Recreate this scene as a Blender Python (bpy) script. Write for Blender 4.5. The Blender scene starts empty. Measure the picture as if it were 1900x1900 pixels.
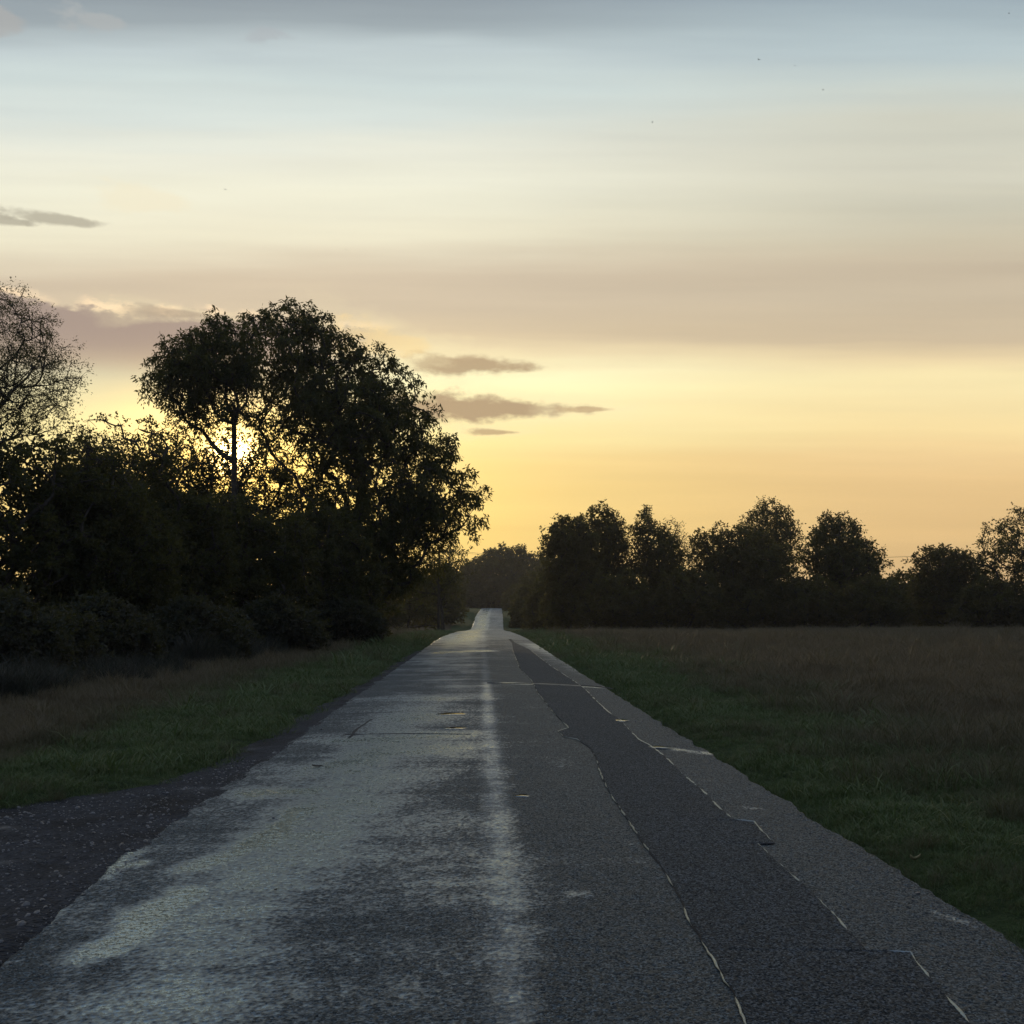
import bpy, math, random
import numpy as np
from mathutils import Vector, Matrix, Euler

random.seed(7)
RNG = np.random.default_rng(11)
SC = bpy.context.scene
COL = SC.collection
PI = math.pi

# ------------------------------------------------------------------ camera
F = 2050.0                      # focal length in pixels of the 1900 px photograph
CAM_H = 1.72
PITCH = math.atan(180 / F)
YAW = math.atan(58 / F)         # to the right of the road direction (+Y)
cam_data = bpy.data.cameras.new('camera')
cam = bpy.data.objects.new('camera', cam_data)
COL.objects.link(cam)
cam_data.sensor_fit = 'HORIZONTAL'
cam_data.sensor_width = 36
cam_data.lens = 36 * F / 1900
cam_data.clip_start = 0.05
cam_data.clip_end = 9000
cam.location = (0, 0, CAM_H)
cam.rotation_euler = (PI / 2 + PITCH, 0, -YAW)
SC.camera = cam
CAM_M = Euler((PI / 2 + PITCH, 0, -YAW)).to_matrix()


def pdir(px, py):
    return (CAM_M @ Vector(((px - 950) / F, -(py - 950) / F, -1))).normalized()


def at(px, py, Y):
    d = pdir(px, py)
    k = Y / d.y
    return Vector((d.x * k, Y, CAM_H + d.z * k))


def azel(px, py):
    d = pdir(px, py)
    return math.degrees(math.atan2(d.x, d.y)), math.degrees(math.asin(d.z))


def gpt(px, py, z=0.0):
    """ground hit of a pixel for the level near road"""
    d = pdir(px, py)
    k = (z - CAM_H) / d.z
    return d.x * k, d.y * k


# ------------------------------------------------------------------ view, light
SC.view_settings.view_transform = 'Standard'
SC.view_settings.look = 'None'
SC.view_settings.gamma = 1
SC.view_settings.exposure = 0
SC.view_settings.use_curve_mapping = False
SC.cycles.max_bounces = 6
SC.cycles.diffuse_bounces = 2
SC.cycles.glossy_bounces = 3
SC.cycles.transmission_bounces = 4
SC.cycles.volume_bounces = 0
SC.cycles.sample_clamp_indirect = 4

SUN_AZ, SUN_EL = azel(432, 842)


def lin(c):
    out = []
    for v in c:
        v = v / 255
        out.append(v / 12.92 if v <= 0.04045 else ((v + 0.055) / 1.055) ** 2.4)
    return out


class NT:
    """small helper for node trees"""
    def __init__(s, nt):
        s.nt = nt
        nt.nodes.clear()

    def n(s, t, **kw):
        nd = s.nt.nodes.new(t)
        for k, v in kw.items():
            setattr(nd, k, v)
        return nd

    def link(s, a, b):
        s.nt.links.new(a, b)

    def put(s, sock, v):
        if isinstance(v, bpy.types.NodeSocket):
            s.nt.links.new(v, sock)
        elif v is not None:
            sock.default_value = v

    def m(s, op, a, b=None, c=None, clamp=False):
        nd = s.n('ShaderNodeMath', operation=op)
        nd.use_clamp = clamp
        s.put(nd.inputs[0], a)
        s.put(nd.inputs[1], b)
        if c is not None:
            s.put(nd.inputs[2], c)
        return nd.outputs[0]

    def mix(s, f, a, b, blend='MIX'):
        nd = s.n('ShaderNodeMix', data_type='RGBA', blend_type=blend)
        s.put(nd.inputs[0], f)
        s.put(nd.inputs[6], tuple(a) + (1,) if isinstance(a, (list, tuple)) and len(a) == 3 else a)
        s.put(nd.inputs[7], tuple(b) + (1,) if isinstance(b, (list, tuple)) and len(b) == 3 else b)
        return nd.outputs[2]

    def mixf(s, f, a, b):
        nd = s.n('ShaderNodeMix', data_type='FLOAT')
        s.put(nd.inputs[0], f)
        s.put(nd.inputs[2], a)
        s.put(nd.inputs[3], b)
        return nd.outputs[0]

    def ss(s, x, a, b):
        nd = s.n('ShaderNodeMapRange', interpolation_type='SMOOTHSTEP')
        s.put(nd.inputs[0], x)
        nd.inputs[1].default_value = a
        nd.inputs[2].default_value = b
        return nd.outputs[0]

    def xyz(s, x, y, z=0.0):
        nd = s.n('ShaderNodeCombineXYZ')
        s.put(nd.inputs[0], x)
        s.put(nd.inputs[1], y)
        s.put(nd.inputs[2], z)
        return nd.outputs[0]

    def noise(s, v, scale, detail=3, rough=0.5, dist=0.0):
        nd = s.n('ShaderNodeTexNoise')
        s.put(nd.inputs['Vector'], v)
        nd.inputs['Scale'].default_value = scale
        nd.inputs['Detail'].default_value = detail
        nd.inputs['Roughness'].default_value = rough
        nd.inputs['Distortion'].default_value = dist
        return nd.outputs[0]

    def ramp(s, x, stops, interp='LINEAR'):
        nd = s.n('ShaderNodeValToRGB')
        s.put(nd.inputs[0], x)
        cr = nd.color_ramp
        cr.interpolation = interp
        while len(cr.elements) < len(stops):
            cr.elements.new(0.5)
        for e, (p, c) in zip(cr.elements, stops):
            e.position = p
        for e, (p, c) in zip(cr.elements, stops):
            e.color = (c[0], c[1], c[2], 1)
        return nd.outputs[0]


def build_world():
    w = bpy.data.worlds.new('World')
    SC.world = w
    w.use_nodes = True
    t = NT(w.node_tree)
    tc = t.n('ShaderNodeTexCoord').outputs['Generated']
    nrm = t.n('ShaderNodeVectorMath', operation='NORMALIZE')
    t.link(tc, nrm.inputs[0])
    sep = t.n('ShaderNodeSeparateXYZ')
    t.link(nrm.outputs[0], sep.inputs[0])
    X, Y, Z = sep.outputs
    deg = 180 / PI
    az = t.m('MULTIPLY', t.m('ARCTAN2', X, Y), deg)
    el = t.m('MULTIPLY', t.m('ARCSINE', Z), deg)
    # clear sky above the cloud sheet
    sky = t.n('ShaderNodeTexSky')
    sky.sky_type = 'NISHITA'
    sky.sun_disc = False
    sky.sun_elevation = math.radians(SUN_EL)
    sky.sun_rotation = math.radians(SUN_AZ)
    sky.air_density = 1.2
    sky.dust_density = 2.0
    # thin cloud sheet in long rolls across the road direction: colour by the roll's height, edges pushed about by wide streaks
    hyp = t.m('SQRT', t.m('ADD', t.m('MULTIPLY', Y, Y), t.m('MULTIPLY', t.m('MULTIPLY', X, X), 0.08)))
    elf = t.m('MULTIPLY', t.m('ARCTAN2', Z, hyp), deg)
    P = t.xyz(t.m('MULTIPLY', az, 0.035), t.m('MULTIPLY', elf, 0.30), 0.0)
    n1 = t.noise(P, 1.0, 4, 0.55)
    n2 = t.noise(t.xyz(t.m('MULTIPLY', az, 0.06), t.m('MULTIPLY', elf, 0.9), 3.1), 1.0, 3, 0.5)
    off = t.m('ADD', t.m('MULTIPLY', t.m('SUBTRACT', n1, 0.5), 1.9), t.m('MULTIPLY', t.m('SUBTRACT', n2, 0.5), 0.9))
    tilt = t.m('MULTIPLY', az, -0.012)
    ew = t.m('ADD', t.m('ADD', elf, off), tilt)
    e60 = t.m('DIVIDE', ew, 60.0, clamp=True)
    st_l = [(0.0, (250, 205, 115)), (3.6, (255, 218, 128)), (6.0, (255, 222, 138)), (7.4, (255, 224, 146)), (8.8, (255, 236, 166)),
            (10.6, (255, 243, 184)), (12.2, (255, 252, 204)), (13.2, (246, 228, 184)), (13.9, (222, 202, 168)), (15.6, (213, 196, 170)),
            (16.9, (211, 195, 171)), (17.9, (226, 215, 190)), (18.8, (239, 233, 207)), (21.0, (241, 239, 217)),
            (23.2, (235, 236, 221)), (24.6, (217, 226, 221)), (26.2, (206, 219, 218)), (27.4, (195, 208, 211)),
            (28.6, (160, 172, 178)), (30.4, (141, 152, 161)), (38, (142, 157, 178)), (60, (164, 180, 206))]
    st_r = [(0.0, (222, 182, 124)), (3.6, (232, 194, 134)), (6.4, (236, 200, 142)), (7.6, (244, 210, 152)), (9.0, (252, 226, 166)),
            (11.6, (254, 236, 182)), (12.6, (238, 216, 172)), (13.6, (208, 189, 159)), (15.8, (205, 190, 165)),
            (17.4, (203, 188, 164)), (18.8, (207, 197, 173)), (20.2, (208, 204, 184)), (22.0, (213, 211, 194)),
            (24.4, (209, 210, 196)), (26.2, (200, 210, 206)), (27.6, (186, 201, 205)), (29.0, (170, 186, 193)),
            (31.0, (142, 157, 171)), (38, (142, 157, 178)), (60, (164, 180, 206))]
    base_l = t.ramp(e60, [(e / 60, lin(c)) for e, c in st_l])
    base_r = t.ramp(e60, [(e / 60, lin(c)) for e, c in st_r])
    base = t.mix(t.ss(az, -6, 24), base_l, base_r)
    streak = t.noise(t.xyz(t.m('MULTIPLY', az, 0.05), t.m('MULTIPLY', elf, 0.9), 5.0), 1.0, 4, 0.5)
    base = t.mix(1.0, base, t.ramp(streak, [(0.3, (0.985, 0.98, 0.975)), (0.7, (1.07, 1.065, 1.05))]), 'MULTIPLY')
    # away from the sunrise the sheet turns to dull blue grey
    dotb = t.m('COSINE', t.m('MULTIPLY', t.m('SUBTRACT', az, SUN_AZ), PI / 180))
    away = t.ss(dotb, 0.72, -0.5)
    base = t.mix(away, base, lin((140, 156, 182)))
    # warm fall-off to the right of the sunrise near the horizon
    daz = t.m('SUBTRACT', az, SUN_AZ)
    del_ = t.m('SUBTRACT', el, SUN_EL)

    def gauss(cx, cy, a, b):
        dx = t.m('DIVIDE', t.m('SUBTRACT', az, cx), a)
        dy = t.m('DIVIDE', t.m('SUBTRACT', el, cy), b)
        return t.m('EXPONENT', t.m('MULTIPLY', t.m('ADD', t.m('MULTIPLY', dx, dx), t.m('MULTIPLY', dy, dy)), -1.0))

    def add(col, g, c, k):
        return t.mix(1.0, col, t.mix(t.m('MULTIPLY', g, k), (0, 0, 0), c), 'ADD')
    col = base
    col = add(col, gauss(-9, 6, 9, 4.5), (0.40, 0.26, 0.01), 0.8)
    col = add(col, gauss(3, 11.3, 8, 2.0), (0.20, 0.16, 0.10), 0.5)

    # distorted coordinates for cloud edges
    q = t.xyz(t.m('MULTIPLY', az, 0.28), t.m('MULTIPLY', el, 0.9), 7.7)
    d1 = t.m('SUBTRACT', t.noise(q, 1.0, 5, 0.6), 0.5)
    q2 = t.xyz(t.m('MULTIPLY', az, 0.9), t.m('MULTIPLY', el, 1.6), 1.3)
    d2 = t.m('SUBTRACT', t.noise(q2, 1.0, 5, 0.62), 0.5)

    # cloud bank low on the left: wavy sunlit upper edge, melting away downwards
    top = t.m('ADD', 14.45, t.m('ADD', t.m('MULTIPLY', d2, 1.3), t.m('MULTIPLY', d1, 1.0)))
    top = t.m('ADD', top, t.m('MULTIPLY', az, -0.012))
    h = t.m('SUBTRACT', top, el)
    sharp = t.ss(h, -0.05, 0.45)
    fade = t.ss(el, 8.6, 13.6)
    side = t.ss(az, -3.0, -9.5)
    bank = t.m('MULTIPLY', t.m('MULTIPLY', sharp, fade), side)
    rim = t.m('MULTIPLY', t.m('MULTIPLY', t.ss(h, -0.42, 0.0), t.ss(h, 0.30, 0.02)), side)
    rim = t.m('MULTIPLY', rim, t.ss(t.noise(t.xyz(t.m('MULTIPLY', az, 0.45), 2.0, 0), 1.0, 2), 0.38, 0.60))
    col = t.mix(t.m('MULTIPLY', bank, 0.92), col, lin((163, 144, 136)))
    col = add(col, rim, (0.42, 0.27, 0.13), 0.85)

    def strip(px, py, wpx, hpx, color, k, tail=0.0, rough=1.0):
        nonlocal col
        ca, ce = azel(px, py)
        a = math.degrees(math.atan(wpx / F))
        b = math.degrees(math.atan(hpx / F))
        dx = t.m('DIVIDE', t.m('SUBTRACT', az, ca), a)
        e2 = t.m('ADD', t.m('SUBTRACT', el, ce), t.m('MULTIPLY', dx, tail))
        dy = t.m('DIVIDE', e2, b)
        thin = t.m('ADD', 1.0, t.m('MULTIPLY', dx, 0.55))     # narrower to the right
        dy = t.m('MULTIPLY', dy, t.m('MAXIMUM', thin, 0.35))
        r = t.m('SQRT', t.m('ADD', t.m('MULTIPLY', dx, dx), t.m('MULTIPLY', dy, dy)))
        r = t.m('ADD', r, t.m('MULTIPLY', t.m('ADD', d1, d2), 1.1 * rough))
        mk = t.ss(r, 1.05, 0.45)
        halo = t.m('MULTIPLY', t.ss(r, 1.9, 1.1), t.ss(el, 18.0, 12.0))
        col = t.mix(t.m('MULTIPLY', halo, 0.28), col, lin((255, 240, 190)))
        col = t.mix(t.m('MULTIPLY', mk, k), col, color)
    strip(868, 676, 150, 22, lin((178, 150, 118)), 0.85, 0.14)
    strip(905, 758, 215, 28, lin((176, 148, 118)), 0.9, 0.12)
    strip(1080, 760, 60, 7, lin((196, 165, 125)), 0.7, 0.0)
    strip(915, 802, 60, 7, lin((190, 160, 122)), 0.8, 0.0)
    strip(95, 405, 90, 13, lin((176, 170, 152)), 0.8, 0.0)
    strip(20, 410, 50, 9, lin((176, 170, 152)), 0.8, 0.0)
    strip(320, 580, 90, 10, lin((176, 158, 138)), 0.7, 0.0)
    strip(270, 372, 110, 26, lin((246, 236, 205)), 0.55, 0.1)
    strip(185, 40, 70, 18, lin((178, 182, 182)), 0.7, 0.0, 1.3)
    strip(500, 62, 60, 16, lin((176, 182, 186)), 0.6, 0.0, 1.3)
    strip(5, 35, 40, 24, lin((176, 176, 174)), 0.7, 0.0, 1.3)
    strip(720, 640, 110, 34, lin((255, 220, 150)), 0.45, 0.1, 1.4)

    # the veiled sun and the glow close round it
    gs = gauss(SUN_AZ, SUN_EL, 4.6, 2.8)
    col = add(col, gs, (1.5, 0.85, 0.12), 1.0)
    gs2 = gauss(SUN_AZ, SUN_EL, 0.9, 0.8)
    col = add(col, gs2, (14.0, 9.5, 3.6), 1.0)
    # below the horizon nothing shines
    low = t.ss(el, -2.0, 0.0)
    col = t.mix(low, (0.03, 0.028, 0.025), col)
    # sheet over clear sky
    bgc = t.n('ShaderNodeBackground')
    t.link(sky.outputs[0], bgc.inputs[0])
    bgc.inputs[1].default_value = 0.05
    ten = t.n('ShaderNodeVectorMath', operation='SCALE')
    t.link(col, ten.inputs[0])
    ten.inputs['Scale'].default_value = 10.0
    bgs = t.n('ShaderNodeBackground')
    t.link(ten.outputs[0], bgs.inputs[0])
    bgs.inputs[1].default_value = 0.1
    mx = t.n('ShaderNodeMixShader')
    mx.inputs[0].default_value = 0.97
    t.link(bgc.outputs[0], mx.inputs[1])
    t.link(bgs.outputs[0], mx.inputs[2])
    out = t.n('ShaderNodeOutputWorld')
    t.link(mx.outputs[0], out.inputs[0])
    w.cycles.sampling_method = 'MANUAL'
    w.cycles.sample_map_resolution = 2048


build_world()

sun_d = bpy.data.lights.new('sun', 'SUN')
sun_d.energy = 0.55
sun_d.angle = math.radians(1.2)
sun_d.color = (1.0, 0.78, 0.5)
sun = bpy.data.objects.new('sun', sun_d)
COL.objects.link(sun)
sd = Vector((math.sin(math.radians(SUN_AZ)) * math.cos(math.radians(SUN_EL)),
             math.cos(math.radians(SUN_AZ)) * math.cos(math.radians(SUN_EL)), math.sin(math.radians(SUN_EL))))
sun.rotation_euler = sd.to_track_quat('Z', 'Y').to_euler()
sun.location = sd * 200


# ------------------------------------------------------------------ helpers
def mesh_np(name, verts, faces, mats=(), smooth=False):
    """verts (n,3) array; faces: list of (m,k) integer arrays"""
    me = bpy.data.meshes.new(name)
    verts = np.asarray(verts, dtype=np.float32)
    me.vertices.add(len(verts))
    me.vertices.foreach_set('co', verts.ravel())
    fl = [np.asarray(f, dtype=np.int32) for f in faces if len(f)]
    tot = sum(f.size for f in fl)
    npoly = sum(len(f) for f in fl)
    me.loops.add(tot)
    me.polygons.add(npoly)
    me.loops.foreach_set('vertex_index', np.concatenate([f.ravel() for f in fl]))
    starts, s = [], 0
    for f in fl:
        starts.append(s + np.arange(len(f)) * f.shape[1])
        s += f.size
    me.polygons.foreach_set('loop_start', np.concatenate(starts).astype(np.int32))
    if smooth:
        me.polygons.foreach_set('use_smooth', np.ones(npoly, dtype=bool))
    for mm in mats:
        me.materials.append(mm)
    me.update(calc_edges=True)
    return me


def link(name, me, parent=None, kind=None, label=None, cat=None, group=None, loc=None):
    o = bpy.data.objects.new(name, me)
    COL.objects.link(o)
    if parent is not None:
        o.parent = parent
    if loc is not None:
        o.location = loc
    if kind:
        o['kind'] = kind
    if label:
        o['label'] = label
    if cat:
        o['category'] = cat
    if group:
        o['group'] = group
    return o


def grid_faces(nr, nc):
    i = np.arange(nr - 1)[:, None] * nc + np.arange(nc - 1)[None, :]
    i = i.ravel()
    return np.stack([i, i + 1, i + nc + 1, i + nc], 1)


def vnoise(x, y, seed=0, octs=4, lac=2.03, gain=0.5):
    """value noise in numpy, result about -1..1"""
    x = np.asarray(x, float)
    y = np.asarray(y, float)
    out = np.zeros(np.broadcast(x, y).shape)
    amp, tot = 1.0, 0.0
    for o in range(octs):
        xi, yi = np.floor(x).astype(np.int64), np.floor(y).astype(np.int64)
        fx, fy = x - xi, y - yi
        fx, fy = fx * fx * (3 - 2 * fx), fy * fy * (3 - 2 * fy)

        def h(a, b):
            n = (a * 374761393 + b * 668265263 + (seed + o) * 1274126177) & 0xffffffff
            n = ((n ^ (n >> 13)) * 1274126177) & 0xffffffff
            return ((n ^ (n >> 16)) & 0xffff) / 32767.5 - 1
        v = (h(xi, yi) * (1 - fx) + h(xi + 1, yi) * fx) * (1 - fy) + (h(xi, yi + 1) * (1 - fx) + h(xi + 1, yi + 1) * fx) * fy
        out = out + v * amp
        tot += amp
        amp *= gain
        x, y = x * lac + 17.3, y * lac + 5.1
    return out / tot


# road profile and centre line, smoothed tables of one metre
_ty = np.arange(-60, 1400.0)
def _table(ys, vs, sm):
    v = np.interp(_ty, ys, vs)
    k = np.exp(-0.5 * (np.arange(-40, 41) / sm) ** 2)
    return np.convolve(np.pad(v, 40, 'edge'), k / k.sum(), 'valid')


_tz = _table([-60, 68, 108, 140, 175, 184, 212, 285, 300, 400, 1400], [0, 0, -0.46, -1.02, -1.52, -1.40, 0.35, 1.9, 1.95, -1.0, -8.0], 6)
_tx = _table([-60, 70, 120, 166, 209, 288, 420, 1400], [0.13, 0.13, 0.35, 0.85, 1.6, 2.8, 6, 60], 12)


def zr(y):
    return np.interp(y, _ty, _tz)


def xc(y):
    return np.interp(y, _ty, _tx)


def xb(y):
    """edge between gravel lay-by and the grass on the left"""
    v = np.interp(y, [-60, 7.6, 8.6, 9.4, 10.0, 10.6, 11.3, 12.2, 16, 22, 30, 45, 60],
                  [-30, -13, -8.0, -5.4, -4.3, -3.6, -3.0, -2.82, -2.72, -2.62, -2.54, -2.5, -2.5])
    return v + 0.10 * vnoise(np.asarray(y) * 1.1, np.asarray(y) * 0 + 3.3, 5, 4)


def ground(x, y):
    x = np.asarray(x, float)
    y = np.asarray(y, float)
    z = zr(y).copy() if hasattr(zr(y), 'copy') else zr(y)
    u = x - xc(y)
    out_r = np.clip((u - 2.55) / 0.5, 0, 1)
    edge_l = np.where(y < 60, xb(y), xc(y) - 2.6)
    out_l = np.clip((edge_l - x) / 0.5, 0, 1)
    o = np.maximum(out_r, out_l)
    far = np.clip((np.abs(u) - 4) / 20, 0, 1)
    z = z - 0.10 + 0.12 * o + o * 0.05 * vnoise(x * 0.6, y * 0.6, 3) + far * 0.35 * vnoise(x * 0.06, y * 0.05, 9)
    z = z + np.clip((x - 6) / 25, 0, 1) * 0.1
    z = z + np.clip((np.abs(u) - 12) / 60, 0, 1) * np.clip((y - 125) / 60, 0, 1) * (2.0 - zr(y) * 1.0 + 1.5)
    return z


# ------------------------------------------------------------------ materials
def new_mat(name):
    m = bpy.data.materials.new(name)
    m.use_nodes = True
    return m, NT(m.node_tree)


def principled(t, color, rough=0.8, spec=0.3, normal=None):
    p = t.n('ShaderNodeBsdfPrincipled')
    t.put(p.inputs['Base Color'], tuple(color) + (1,) if isinstance(color, (list, tuple)) and len(color) == 3 else color)
    t.put(p.inputs['Roughness'], rough)
    t.put(p.inputs['Specular IOR Level'], spec)
    if normal is not None:
        t.link(normal, p.inputs['Normal'])
    return p


def bump(t, h, strength, dist, normal=None):
    b = t.n('ShaderNodeBump')
    t.put(b.inputs['Strength'], strength)
    t.put(b.inputs['Distance'], dist)
    t.put(b.inputs['Height'], h)
    if normal is not None:
        t.link(normal, b.inputs['Normal'])
    return b.outputs[0]


def objco(t):
    return t.n('ShaderNodeTexCoord').outputs['Object']


def mat_asphalt(name, dark, aggr, dry_rough, use_wet=True, wet_const=0.0, dry_spec=0.25, wet_rough=0.24, wet_ior=4.2):
    m, t = new_mat(name)
    co = objco(t)
    if use_wet:
        at_ = t.n('ShaderNodeAttribute', attribute_name='wet')
        wet = at_.outputs['Fac']
    else:
        wet = wet_const
    nb = t.noise(co, 0.9, 5, 0.6)
    nf = t.noise(co, 7.0, 5, 0.7)
    vor = t.n('ShaderNodeTexVoronoi', feature='F1')
    vor.inputs['Scale'].default_value = 105
    t.link(co, vor.inputs['Vector'])
    vor2 = t.n('ShaderNodeTexVoronoi', feature='F1')
    vor2.inputs['Scale'].default_value = 36
    t.link(co, vor2.inputs['Vector'])
    ng = t.noise(co, 160, 2, 0.6)
    stone = t.ss(vor.outputs['Distance'], 0.55, 0.1)
    hgt = t.m('ADD', t.m('MULTIPLY', stone, 0.6), t.m('ADD', t.m('MULTIPLY', ng, 0.5), t.m('MULTIPLY', t.ss(vor2.outputs['Distance'], 0.6, 0.1), 0.45)))
    # water fills the texture from below: wet places are smooth between the stone tops
    nw = t.m('ADD', wet, t.m('MULTIPLY', t.m('SUBTRACT', nf, 0.5), 0.55))
    nw = t.m('MINIMUM', t.m('MAXIMUM', nw, 0.0), 1.0)
    film = t.ss(nw, 0.12, 1.0)
    grain = t.m('MULTIPLY', t.m('SUBTRACT', ng, 0.5), 0.5)
    film2 = t.m('MINIMUM', t.m('MAXIMUM', t.m('ADD', film, t.m('MULTIPLY', grain, t.m('SUBTRACT', 1.0, film))), 0.0), 1.0)
    c = t.mix(stone, dark, aggr)
    sc_ = t.n('ShaderNodeSeparateColor')
    t.link(vor.outputs['Color'], sc_.inputs[0])
    c = t.mix(t.m('MULTIPLY', t.m('POWER', sc_.outputs[0], 3.0), 0.9), c, [v * 3.5 for v in aggr])
    c = t.mix(t.m('MULTIPLY', nb, 0.5), c, [v * 0.5 for v in dark])
    c = t.mix(t.m('MULTIPLY', film, 0.25), c, [v * 0.6 for v in dark])
    if use_wet:
        pt = t.n('ShaderNodeAttribute', attribute_name='paint').outputs['Fac']
        worn = t.m('MULTIPLY', pt, t.ss(t.m('ADD', t.m('MULTIPLY', ng, 0.5), t.m('MULTIPLY', nf, 0.5)), 0.35, 0.6))
        c = t.mix(t.m('MULTIPLY', worn, 0.75), c, (0.30, 0.31, 0.29))
    rough = t.mixf(film2, dry_rough, wet_rough)
    spec = t.mixf(film, dry_spec, 0.5)
    # every stone lies at its own tilt
    geo = t.n('ShaderNodeNewGeometry')

    def tilt(vec_col, amount):
        a_ = t.n('ShaderNodeVectorMath', operation='SUBTRACT')
        t.link(vec_col, a_.inputs[0])
        a_.inputs[1].default_value = (0.5, 0.5, 0.5)
        b_ = t.n('ShaderNodeVectorMath', operation='MULTIPLY')
        t.link(a_.outputs[0], b_.inputs[0])
        b_.inputs[1].default_value = (1, 1, 0)
        c_ = t.n('ShaderNodeVectorMath', operation='SCALE')
        t.link(b_.outputs[0], c_.inputs[0])
        t.put(c_.inputs['Scale'], amount)
        return c_.outputs[0]
    nz = t.n('ShaderNodeTexNoise')
    t.link(co, nz.inputs['Vector'])
    nz.inputs['Scale'].default_value = 95
    nz.inputs['Detail'].default_value = 2
    s1 = t.n('ShaderNodeVectorMath', operation='ADD')
    t.link(tilt(vor.outputs['Color'], t.mixf(film, TILT * 0.8, TILT * 0.16)), s1.inputs[0])
    t.link(tilt(nz.outputs['Color'], t.mixf(film, TILT * 1.0, TILT * 0.20)), s1.inputs[1])
    s2 = t.n('ShaderNodeVectorMath', operation='ADD')
    t.link(s1.outputs[0], s2.inputs[0])
    t.link(geo.outputs['Normal'], s2.inputs[1])
    s3 = t.n('ShaderNodeVectorMath', operation='NORMALIZE')
    t.link(s2.outputs[0], s3.inputs[0])
    nor = bump(t, t.noise(co, 2.2, 4, 0.6), 0.4, 0.012, s3.outputs[0])
    p = principled(t, c, rough, spec, nor)
    t.link(t.mixf(film, 1.45, wet_ior), p.inputs['IOR'])
    p.inputs['Specular Tint'].default_value = (0.75, 0.91, 0.99, 1)
    out = t.n('ShaderNodeOutputMaterial')
    t.link(p.outputs[0], out.inputs[0])
    return m


TILT = 0.9
M_ROAD = mat_asphalt('worn_asphalt', (0.007, 0.0092, 0.0098), (0.044, 0.054, 0.058), 0.62, True, 0, 0.18)
M_STRIP = mat_asphalt('newer_asphalt', (0.007, 0.0085, 0.0095), (0.040, 0.046, 0.050), 0.72, True, 0.0, 0.12, 0.36, 1.8)


def mat_simple(name, c1, c2, scale, rough=0.9, spec=0.2, bs=0.5, bd=0.02, bscale=None):
    m, t = new_mat(name)
    co = objco(t)
    n = t.noise(co, scale, 5, 0.6)
    c = t.mix(t.ss(n, 0.35, 0.65), c1, c2)
    nor = bump(t, t.noise(co, bscale or scale * 4, 4, 0.65), bs, bd)
    p = principled(t, c, rough, spec, nor)
    out = t.n('ShaderNodeOutputMaterial')
    t.link(p.outputs[0], out.inputs[0])
    return m


def mat_gravel():
    m, t = new_mat('wet_gravel')
    co = objco(t)
    vor = t.n('ShaderNodeTexVoronoi', feature='F1')
    vor.inputs['Scale'].default_value = 38
    t.link(co, vor.inputs['Vector'])
    n = t.noise(co, 1.3, 5, 0.6)
    nf = t.noise(co, 60, 3, 0.6)
    sc_ = t.n('ShaderNodeSeparateColor')
    t.link(vor.outputs['Color'], sc_.inputs[0])
    c = t.mix(sc_.outputs[0], (0.010, 0.011, 0.014), (0.042, 0.045, 0.052))
    c = t.mix(t.ss(n, 0.45, 0.7), c, (0.011, 0.011, 0.012))
    wet = t.ss(t.noise(co, 0.8, 4, 0.6), 0.58, 0.75)
    rough = t.mixf(wet, 0.8, 0.3)
    h = t.m('ADD', t.ss(vor.outputs['Distance'], 0.7, 0.05), t.m('MULTIPLY', nf, 0.4))
    nor = bump(t, h, t.mixf(wet, 1.0, 0.5), 0.012)
    p = principled(t, c, rough, t.mixf(wet, 0.12, 0.5), nor)
    out = t.n('ShaderNodeOutputMaterial')
    t.link(p.outputs[0], out.inputs[0])
    return m


M_GRAVEL = mat_gravel()
M_STONE = mat_simple('pebble_stone', (0.05, 0.05, 0.052), (0.15, 0.15, 0.155), 9, 0.35, 0.6)


def mat_ground():
    m, t = new_mat('turf_soil')
    at_ = t.n('ShaderNodeAttribute', attribute_name='green')
    co = objco(t)
    n = t.noise(co, 3.0, 6, 0.65)
    n2 = t.noise(co, 0.5, 4, 0.6)
    g = t.mix(t.ss(n, 0.35, 0.65), (0.018, 0.030, 0.010), (0.036, 0.055, 0.018))
    b = t.mix(t.ss(n, 0.35, 0.65), (0.030, 0.023, 0.013), (0.058, 0.045, 0.025))
    f = t.m('ADD', at_.outputs['Fac'], t.m('MULTIPLY', t.m('SUBTRACT', n2, 0.5), 0.9), clamp=True)
    c = t.mix(t.ss(f, 0.3, 0.7), b, g)
    nor = bump(t, t.noise(co, 14, 5, 0.7), 1.0, 0.06)
    p = principled(t, c, 0.95, 0.1, nor)
    out = t.n('ShaderNodeOutputMaterial')
    t.link(p.outputs[0], out.inputs[0])
    return m


M_GROUND = mat_ground()


def mat_leaf(name, ca, cb, trans=0.35, tcol=(0.16, 0.15, 0.03)):
    m, t = new_mat(name)
    co = objco(t)
    n = t.noise(co, 0.7, 4, 0.6)
    n2 = t.noise(co, 9, 2, 0.6)
    c = t.mix(t.ss(t.m('ADD', t.m('MULTIPLY', n, 0.6), t.m('MULTIPLY', n2, 0.4)), 0.38, 0.62), ca, cb)
    p = principled(t, c, 0.65, 0.15)
    tr = t.n('ShaderNodeBsdfTranslucent')
    tr.inputs[0].default_value = tuple(tcol) + (1,)
    mx = t.n('ShaderNodeMixShader')
    mx.inputs[0].default_value = trans
    t.link(p.outputs[0], mx.inputs[1])
    t.link(tr.outputs[0], mx.inputs[2])
    out = t.n('ShaderNodeOutputMaterial')
    t.link(mx.outputs[0], out.inputs[0])
    return m


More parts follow.
